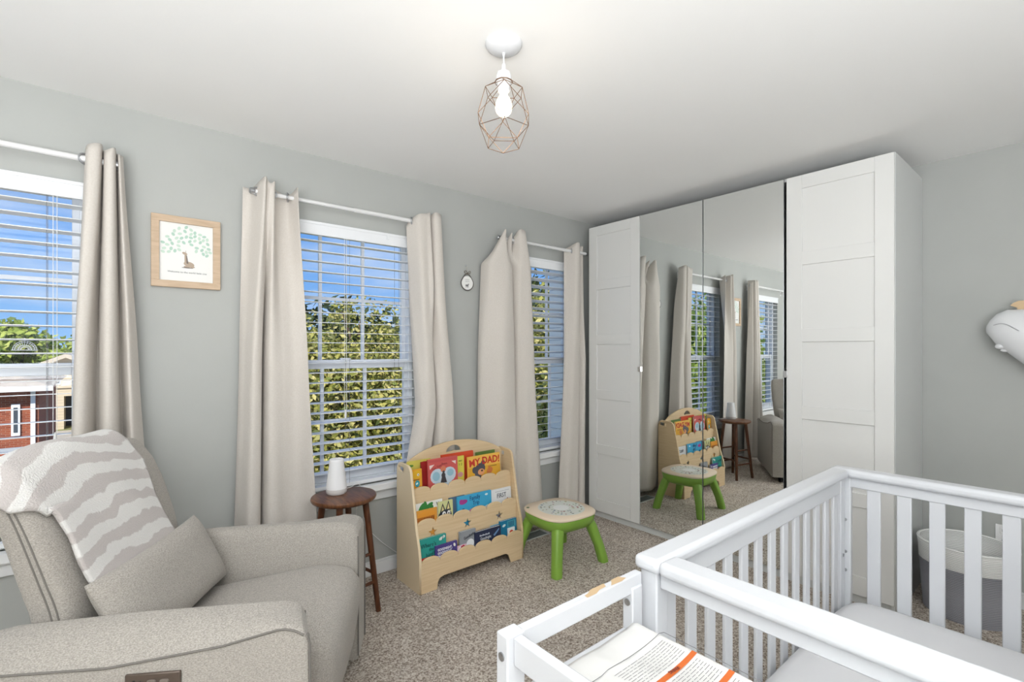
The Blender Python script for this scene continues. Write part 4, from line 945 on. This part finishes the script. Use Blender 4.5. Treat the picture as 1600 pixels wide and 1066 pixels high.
# lumbar pillow
def pillow(name, label, c, ax, ay, az, w_, h_, th_, m):
    nu, nv = 40, 30; t2 = thing(name, label, 'pillow', c)
    mb = MB()
    for sgn in (1, -1):
        P = []
        for i in range(nu):
            for j in range(nv):
                u = -1+2*i/(nu-1); v = -1+2*j/(nv-1)
                su = math.sin(u*PI/2); sv = math.sin(v*PI/2)
                th = th_*max(0, (1-su**4)*(1-sv**4))**.55
                pin = 1-.05*(1-su*su) ; pin2 = 1-.05*(1-sv*sv)
                wr = .003*math.sin(su*9+sv*4)*max(0, 1-su*su)*(1-sv*sv)
                P.append(c+ax*(su*w_/2*(1-.05*(1-sv*sv)*abs(su)))+ay*(sv*h_/2*(1-.07*(1-su*su)*abs(sv)))+az*sgn*(th+wr*sgn))
        mb.grid(P, nu, nv)
    me_o = mb.build('cover', m, t2, smooth=True, angle=180)
    return t2
pa = (W(0, 1, 0)-W(0, 0, 0)).normalized(); 
pup = (W(-.44, 0, .90)-W(0, 0, 0)).normalized(); pn = pa.cross(pup).normalized()
if pn.z < 0: pn = -pn
pillow('lumbar_pillow', 'heather grey lumbar pillow leaning across the recliner seat', W(-.535, -.012, .572), pa, pup, pn, .60, .275, .062, CHAIR)

# striped throw
def throw_mat():
    m = bpy.data.materials.new('striped_sherpa'); m.use_nodes = True; n = m.node_tree.nodes; L = m.node_tree.links; p = n['Principled BSDF']; p.inputs['Roughness'].default_value = 1; p.inputs['Sheen Weight'].default_value = .3
    uv = n.new('ShaderNodeUVMap'); uv.uv_map = 'uv'
    nz = n.new('ShaderNodeTexNoise'); nz.inputs['Scale'].default_value = 2.6; nz.inputs['Detail'].default_value = 3; L.new(uv.outputs[0], nz.inputs['Vector'])
    n2 = n.new('ShaderNodeTexNoise'); n2.inputs['Scale'].default_value = 110; n2.inputs['Detail'].default_value = 3; L.new(uv.outputs[0], n2.inputs['Vector'])
    s = n.new('ShaderNodeSeparateXYZ'); L.new(uv.outputs[0], s.inputs[0])
    def mth(op, a, b=None, c=None):
        q = n.new('ShaderNodeMath'); q.operation = op
        for i, v in enumerate((a, b, c)):
            if v is None: continue
            if isinstance(v, (int, float)): q.inputs[i].default_value = v
            else: L.new(v, q.inputs[i])
        return q.outputs[0]
    # wave: stripes bow upward at the middle
    xx = mth('SUBTRACT', s.outputs[0], .55); bow = mth('MULTIPLY', mth('MULTIPLY', xx, xx), 1.5)
    ph = mth('ADD', mth('MULTIPLY', s.outputs[1], 9.3), bow); ph = mth('ADD', ph, mth('MULTIPLY', mth('SUBTRACT', nz.outputs['Fac'], .5), 1.6)); ph = mth('ADD', ph, mth('MULTIPLY', mth('SUBTRACT', n2.outputs['Fac'], .5), .16))
    sn = mth('SINE', mth('MULTIPLY', ph, 2*PI))
    r = n.new('ShaderNodeValToRGB'); L.new(mth('MULTIPLY_ADD', sn, .5, .5), r.inputs[0]); r.color_ramp.elements[0].position = .42; r.color_ramp.elements[1].position = .56
    r.color_ramp.elements[0].color = srgb(196, 189, 186); r.color_ramp.elements[1].color = srgb(226, 224, 221); L.new(r.outputs[0], p.inputs['Base Color'])
    b = n.new('ShaderNodeBump'); b.inputs['Strength'].default_value = .7; b.inputs['Distance'].default_value = .006
    tco = n.new('ShaderNodeTexCoord'); n3 = n.new('ShaderNodeTexNoise'); n3.inputs['Scale'].default_value = 230; n3.inputs['Detail'].default_value = 3; L.new(tco.outputs['Object'], n3.inputs['Vector']); L.new(n3.outputs['Fac'], b.inputs['Height']); L.new(b.outputs[0], p.inputs['Normal'])
    return m
nu, nv = 60, 90; P = []; UV = []
# path over the back: (u, z) from the front hem, up, over the top and down behind
path = [(-.600, .628), (-.632, .68), (-.655, .74), (-.684, .81), (-.716, .88), (-.748, .95), (-.775, 1.0), (-.795, 1.03), (-.825, 1.048), (-.862, 1.040), (-.888, 1.0), (-.884, .95), (-.872, .88), (-.862, .80)]
pth = smooth_path([(u, z, 0) for u, z in path], 8)
Ls = [0]
for a_, b_ in zip(pth, pth[1:]): Ls.append(Ls[-1]+(b_-a_).length)
# edges v(left, right) as function of t along path
ve = [(0, -.245, .195), (.07, -.252, .178), (.16, -.262, .165), (.26, -.255, .165), (.36, -.262, .185), (.45, -.30, .20), (.52, -.335, .18), (.60, -.352, .165), (.8, -.35, .15), (1.0, -.34, .17)]
for i in range(nu):
    s_ = i/(nu-1)
    for j in range(nv):
        tt = j/(nv-1); L_ = tt*Ls[-1]; k = 0
        while k < len(Ls)-2 and Ls[k+1] < L_: k += 1
        q = pth[k].lerp(pth[k+1], (L_-Ls[k])/(Ls[k+1]-Ls[k]))
        vl, vr = lin(ve, tt); v = vl+(vr-vl)*s_
        drop = 0
        if tt < .12: drop = -.025*(1-tt/.12)*(math.sin(s_*PI))*-.3
        # rounded shoulder on the near side
        over = max(0, abs(v)-.285); z = q.y-over*.9*(tt > .3)-.03*(abs(v)/.31)**3*(q.y > .9)
        wv = .004*math.sin(s_*9+tt*6)
        # outward normal of the path, to puff it off the fabric
        pn_ = pth[min(k+1, len(pth)-1)]-pth[k]; nn = Vector((pn_.y, -pn_.x, 0)).normalized()
        P.append(W(q.x+nn.x*(wv+.014), v, z+nn.y*(wv+.010))); UV.append((s_, tt))
mb = MB().grid(P, nu, nv); me = bpy.data.meshes.new('throw'); me.from_pydata(mb.v, [], mb.f); me.update()
ul = me.uv_layers.new(name='uv')
for lp in me.loops: ul.data[lp.index].uv = UV[lp.vertex_index]
finish(me, 'throw_blanket', throw_mat(), smooth=True, solid=.014, angle=180, label='fluffy white throw with wavy grey stripes draped over the recliner back', cat='blanket')

# ================================================================ WINDOW DECAL
t = thing('window_decal', 'small white semicircular lace decal on the glass behind the recliner', 'decal', (-.253, YW+.09, 1.335))
dc = MB(); cxd, czd, yd = -.253, 1.352, YW+.058
for r in (.036, .030, .020, .012):
    dc.tube([(cxd+r*math.cos(PI*k/16), yd, czd+r*math.sin(PI*k/16)*1.05) for k in range(17)], .0012, 5)
for k in range(1, 12): a_ = PI*k/12; dc.tube([(cxd+.012*math.cos(a_), yd, czd+.012*math.sin(a_)), (cxd+.036*math.cos(a_), yd, czd+.038*math.sin(a_))], .0009, 5)
dc.tube([(cxd-.04, yd, czd), (cxd+.04, yd, czd)], .0014, 5); dc.tube([(cxd, yd, czd+.038), (cxd, yd, czd+.05)], .002, 5)
dc.build('lace', WHITEM, t)

# ================================================================ OUTSIDE
GZ = -4.0
MB().box(-120, 120, 3.2, 160, GZ-.2, GZ).build('ground', mat('grass', srgb(118, 122, 70), .95, col2=srgb(160, 152, 96), scale=.8), kind='structure')
MB().box(-9, 7, 31, 44, GZ, GZ+.03).build('driveway', mat('concrete', srgb(196, 186, 170), .9, col2=srgb(180, 170, 156), scale=.7), kind='structure')
MB().box(-60, 60, 18.0, 24.0, GZ, GZ+.02).build('street', mat('asphalt', srgb(150, 146, 142), .9), kind='structure')
SIDING = stripes_mat('white_siding', srgb(250, 249, 246), srgb(206, 208, 210), 2, 9, .93)
MB().box(3.06, 4.2, YW+WT+.002, YW+WT+.19, -4, 3.0).build('trim_7', SIDING, kind='structure')
BRK = brick_mat('red_brick', srgb(128, 56, 34), srgb(156, 80, 52), srgb(160, 130, 110))
TAN = stripes_mat('tan_siding', srgb(214, 196, 168), srgb(180, 162, 136), 2, 5, .9)
ROOF = mat('roof_shingle', srgb(176, 160, 140), .9, col2=srgb(150, 134, 118), scale=4)
t = thing('brick_house', 'red brick house with white window trim seen through the left window', 'house', (-6, 27, GZ))
MB().box(-10, -1.78, 24, 32, GZ, .15).build('wall', BRK, t)
MB().box(-1.78, -1.40, 24.0, 24.4, GZ, -2.2).build('porch_column', BRK, t); MB().box(-1.85, -1.35, 23.9, 24.5, -2.2, -2.05).build('column_cap', TRIM, t)
rf = MB(); rf.add([(-10.4, 23.5, .1), (-1.4, 23.5, .1), (-1.4, 32.4, .1), (-10.4, 32.4, .1), (-7, 28, 1.2), (-4.6, 28, 1.2)], [(0, 1, 5, 4), (1, 2, 5), (2, 3, 4, 5), (3, 0, 4), (0, 3, 2, 1)]); rf.build('roof', ROOF, t)
MB().box(-10.4, -1.38, 23.42, 23.52, -.05, .12).build('gutter', TRIM, t)
MB().box(-1.98, -1.86, 23.9, 24, GZ, .0).build('downspout', TRIM, t)
for (xx, z0, z1) in ((-2.35, -1.6, -.5), (-2.62, -3.4, -2.3), (-2.2, -3.6, -2.3), (-3.3, -1.6, -.4)):
    q = MB(); q.box(xx-.11, xx+.11, 23.92, 23.99, z0, z1); wf = q.build('window', TRIM, t)
    MB().box(xx-.05, xx+.05, 23.9, 23.925, z0+.12, z1-.12).build('pane', flat(70, 78, 88), wf)
t = thing('garage_house', 'tan sided house with open garage seen between brick house and curtain', 'house', (1, 47, GZ))
ga = MB(); ga.box(-2.9, -2.1, 45, 52, GZ, -1.2); ga.box(-1.0+.8, 9, 45, 52, GZ, -1.2); ga.box(-2.1, -.2, 45, 52, -1.75, -1.2); ga.build('wall', TAN, t)
MB().box(-2.1, -.2, 47, 47.2, GZ, -1.75).build('garage_interior', flat(60, 58, 62), t)
gb = MB(); gb.add([(-6.6, 44.9, -1.2), (2.6, 44.9, -1.2), (-2.0, 44.9, 1.0), (-6.6, 52, -1.2), (2.6, 52, -1.2), (-2.0, 52, 1.0)], [(0, 1, 2), (3, 5, 4), (0, 3, 4, 1)]); gb.build('gable', TAN, t)
rf = MB()
for s_ in (-1, 1):
    a_ = Vector((-2.0, 44.5, 1.15)); b_ = Vector((-2.0+s_*5.2, 44.5, -1.35))
    rf.add([a_, b_, b_+Vector((0, 8, 0)), a_+Vector((0, 8, 0)), a_-Vector((0, 0, .28)), b_-Vector((0, 0, .28)), b_+Vector((0, 8, -.28)), a_+Vector((0, 8, -.28))], [(0, 1, 2, 3), (7, 6, 5, 4), (0, 4, 5, 1), (1, 5, 6, 2), (2, 6, 7, 3), (3, 7, 4, 0)])
rf.build('roof', flat(206, 192, 172, .8), t)
q = MB().box(-2.65, -2.25, 44.85, 44.98, -.95, -.2).build('window', TRIM, t); MB().box(-2.57, -2.33, 44.8, 44.86, -.85, -.3).build('pane', flat(70, 74, 80), q)
t = thing('parked_car', 'dark grey car parked on the driveway by the open garage', 'car', (-.4, 41, GZ+.03))
rg = []
for y, hw, z0, z1 in ((38.7, .6, .35, .75), (38.9, .85, .25, .95), (39.8, .9, .22, 1.0), (40.4, .8, .22, 1.42), (42.0, .8, .22, 1.5), (43.0, .85, .25, 1.05), (43.3, .7, .35, .9)):
    rg.append([(-.55+p[0], y, GZ+.03+(z0+z1)/2+p[1]) for p in sel(20, hw, (z1-z0)/2, 4)])
MB().loft(rg).build('body', flat(84, 86, 94, .3), t, smooth=True)
for (xx, yy) in ((-1.42, 39.6), (-1.42, 42.3), (.2, 39.6), (.2, 42.3)):
    MB().lathe([(.0, 0), (.3, 0), (.3, .2), (0, .2)], (xx, yy, GZ+.34), 20, Matrix.Rotation(PI/2, 4, 'Y')).build('wheel', BLACK, t)
MB().box(-1.2, .1, 38.62, 38.72, GZ+.6, GZ+.72).build('headlamp', flat(220, 220, 220), t)

def leaves(center, rad, n, size, seed, fill=.55, bias=None, lumps=26):
    rng = np.random.default_rng(seed)
    c = np.array(center); r = np.array(rad)
    ld = rng.normal(size=(lumps, 3)); ld /= np.linalg.norm(ld, axis=1)[:, None]; lc = c+ld*r*rng.uniform(.45, .85, (lumps, 1)); lr = rng.uniform(.26, .48, lumps)*r.mean()
    k = rng.integers(0, lumps, n); d_ = rng.normal(size=(n, 3)); d_ /= np.linalg.norm(d_, axis=1)[:, None]
    p = lc[k]+d_*lr[k][:, None]*rng.uniform(fill, 1.05, (n, 1))
    nrm = d_+rng.normal(size=(n, 3))*.7; nrm[:, 2] += .3; nrm /= np.linalg.norm(nrm, axis=1)[:, None]
    a_ = np.cross(nrm, rng.normal(size=(n, 3))); a_ /= np.linalg.norm(a_, axis=1)[:, None]; b_ = np.cross(nrm, a_)
    s_ = size*rng.uniform(.6, 1.3, (n, 1)); a_ = a_*s_; b_ = b_*s_*.55
    V = np.stack([p-a_, p+b_*.9-a_*.1, p+a_, p-b_*.9-a_*.1], 1).reshape(-1, 3)
    return V, lc, lr
def tree(name, label, center, rad, n, size, seed, m, group='trees and shrubs outside the windows', fill=.55, trunk=True, core=True, lumps=26):
    cx, cy, cz_ = center
    t = thing(name, label, 'tree' if 'tree' in name else 'shrub', (cx, cy, GZ), group)
    V, lc, lr = leaves(center, rad, n, size, seed, fill, lumps=lumps)
    me = bpy.data.meshes.new('foliage'); me.vertices.add(len(V)); me.vertices.foreach_set('co', V.ravel()); nf = len(V)//4
    me.loops.add(nf*4); me.loops.foreach_set('vertex_index', np.arange(nf*4)); me.polygons.add(nf); me.polygons.foreach_set('loop_start', np.arange(0, nf*4, 4)); me.polygons.foreach_set('loop_total', np.full(nf, 4)); me.update(); me.validate()
    finish(me, 'foliage', m, t)
    if trunk:
        tr = MB(); tr.tube(smooth_path([(cx, cy, GZ), (cx+.1, cy, (GZ+cz_)/2), (cx, cy+.05, cz_)], 4), .035*max(rad)+.05, 8, r2=.03)
        for k in range(7):
            c_ = lc[k]; tr.tube([(cx, cy, cz_-rad[2]*.6), tuple((np.array((cx, cy, cz_-rad[2]*.3))+c_)/2), tuple(c_)], .03, 6, r2=.01)
        tr.build('trunk', BARK, t, smooth=True)
    return t
# behind the middle window: a dense row of yellow-green trees
tree('leafy_tree', 'dense yellow-green tree filling the left of the middle window', (1.75, 6.9, -.25), (1.6, .9, 2.2), 52000, .046, 1, LEAF_Y, fill=.3, lumps=90)
tree('leafy_tree', 'dense yellow-green tree filling the middle window, right of centre', (3.75, 6.7, -.25), (1.7, .9, 2.2), 52000, .046, 2, LEAF_Y, fill=.3, lumps=90)
tree('leafy_tree', 'darker tree behind the yellow-green row', (3.7, 9.6, -.2), (3.0, 1.2, 2.6), 22000, .10, 3, LEAF_D, fill=.3, lumps=40)
tree('leafy_tree', 'sparse taller tree top rising above the yellow-green row', (3.35, 8.2, 1.5), (1.0, .5, .75), 2600, .04, 4, LEAF_Y, fill=.6, lumps=16)
tree('leafy_tree', 'low dense tree below the middle window', (2.5, 5.6, -1.8), (1.9, .7, 1.9), 9000, .07, 15, LEAF_D, fill=.3, lumps=40)
# beyond the narrow window
tree('leafy_tree', 'dark tree close outside the narrow window', (7.0, 7.6, .3), (1.8, 1.0, 3.4), 14000, .10, 5, LEAF_D, fill=.3, lumps=44)
tree('leafy_tree', 'yellow tipped tree with drooping sprays outside the narrow window', (5.75, 5.9, .4), (.8, .5, 2.6), 5000, .06, 6, LEAF_Y, fill=.75, lumps=24)
# seen in the mirror, towards the left
tree('leafy_tree', 'bright green tree reflected in the wardrobe mirror', (-5.2, 7.6, 0.2), (2.4, 1.8, 3.2), 15000, .11, 7, LEAF_G, fill=.3, lumps=50)
tree('leafy_tree', 'second bright green tree reflected in the wardrobe mirror, farther left', (-10.4, 8.8, .2), (2.4, 1.8, 3.4), 11000, .13, 8, LEAF_G, fill=.3, lumps=50)
# far trees through the left window
tree('leafy_tree', 'bright green tree beyond the roofs in the left window', (-5.4, 58, .4), (3.6, 2.5, 3.6), 6000, .30, 9, LEAF_G, fill=.4, lumps=34)
tree('leafy_tree', 'bright green tree right of the first one in the left window', (-1.4, 54, -.2), (2.6, 2.5, 3.0), 5000, .30, 10, LEAF_G, fill=.4, lumps=30)
tree('leafy_tree', 'dark tree at the right edge of the left window', (1.2, 66, 1.2), (3.0, 2.5, 4.2), 6000, .30, 11, LEAF_D, fill=.4, lumps=30)
tree('leafy_tree', 'dark tree at the left edge of the left window', (-10.5, 68, 1.5), (4.5, 2.5, 4.0), 5000, .32, 12, LEAF_D, fill=.4, lumps=30)
for k, (xx, yy) in enumerate(((-.9, 32), (.1, 32.4), (-.4, 29.6), (.7, 29.5))):
    tree('garden_shrub', ['low yellow shrub left of the pair by the driveway', 'low yellow shrub right of the pair by the driveway', 'small yellow shrub on the near lawn edge, left', 'small yellow shrub on the near lawn edge, right'][k], (xx, yy, GZ+.35), (.5, .4, .3), 700, .08, 20+k, LEAF_Y, trunk=False, group='yellow shrubs by the driveway', lumps=12)
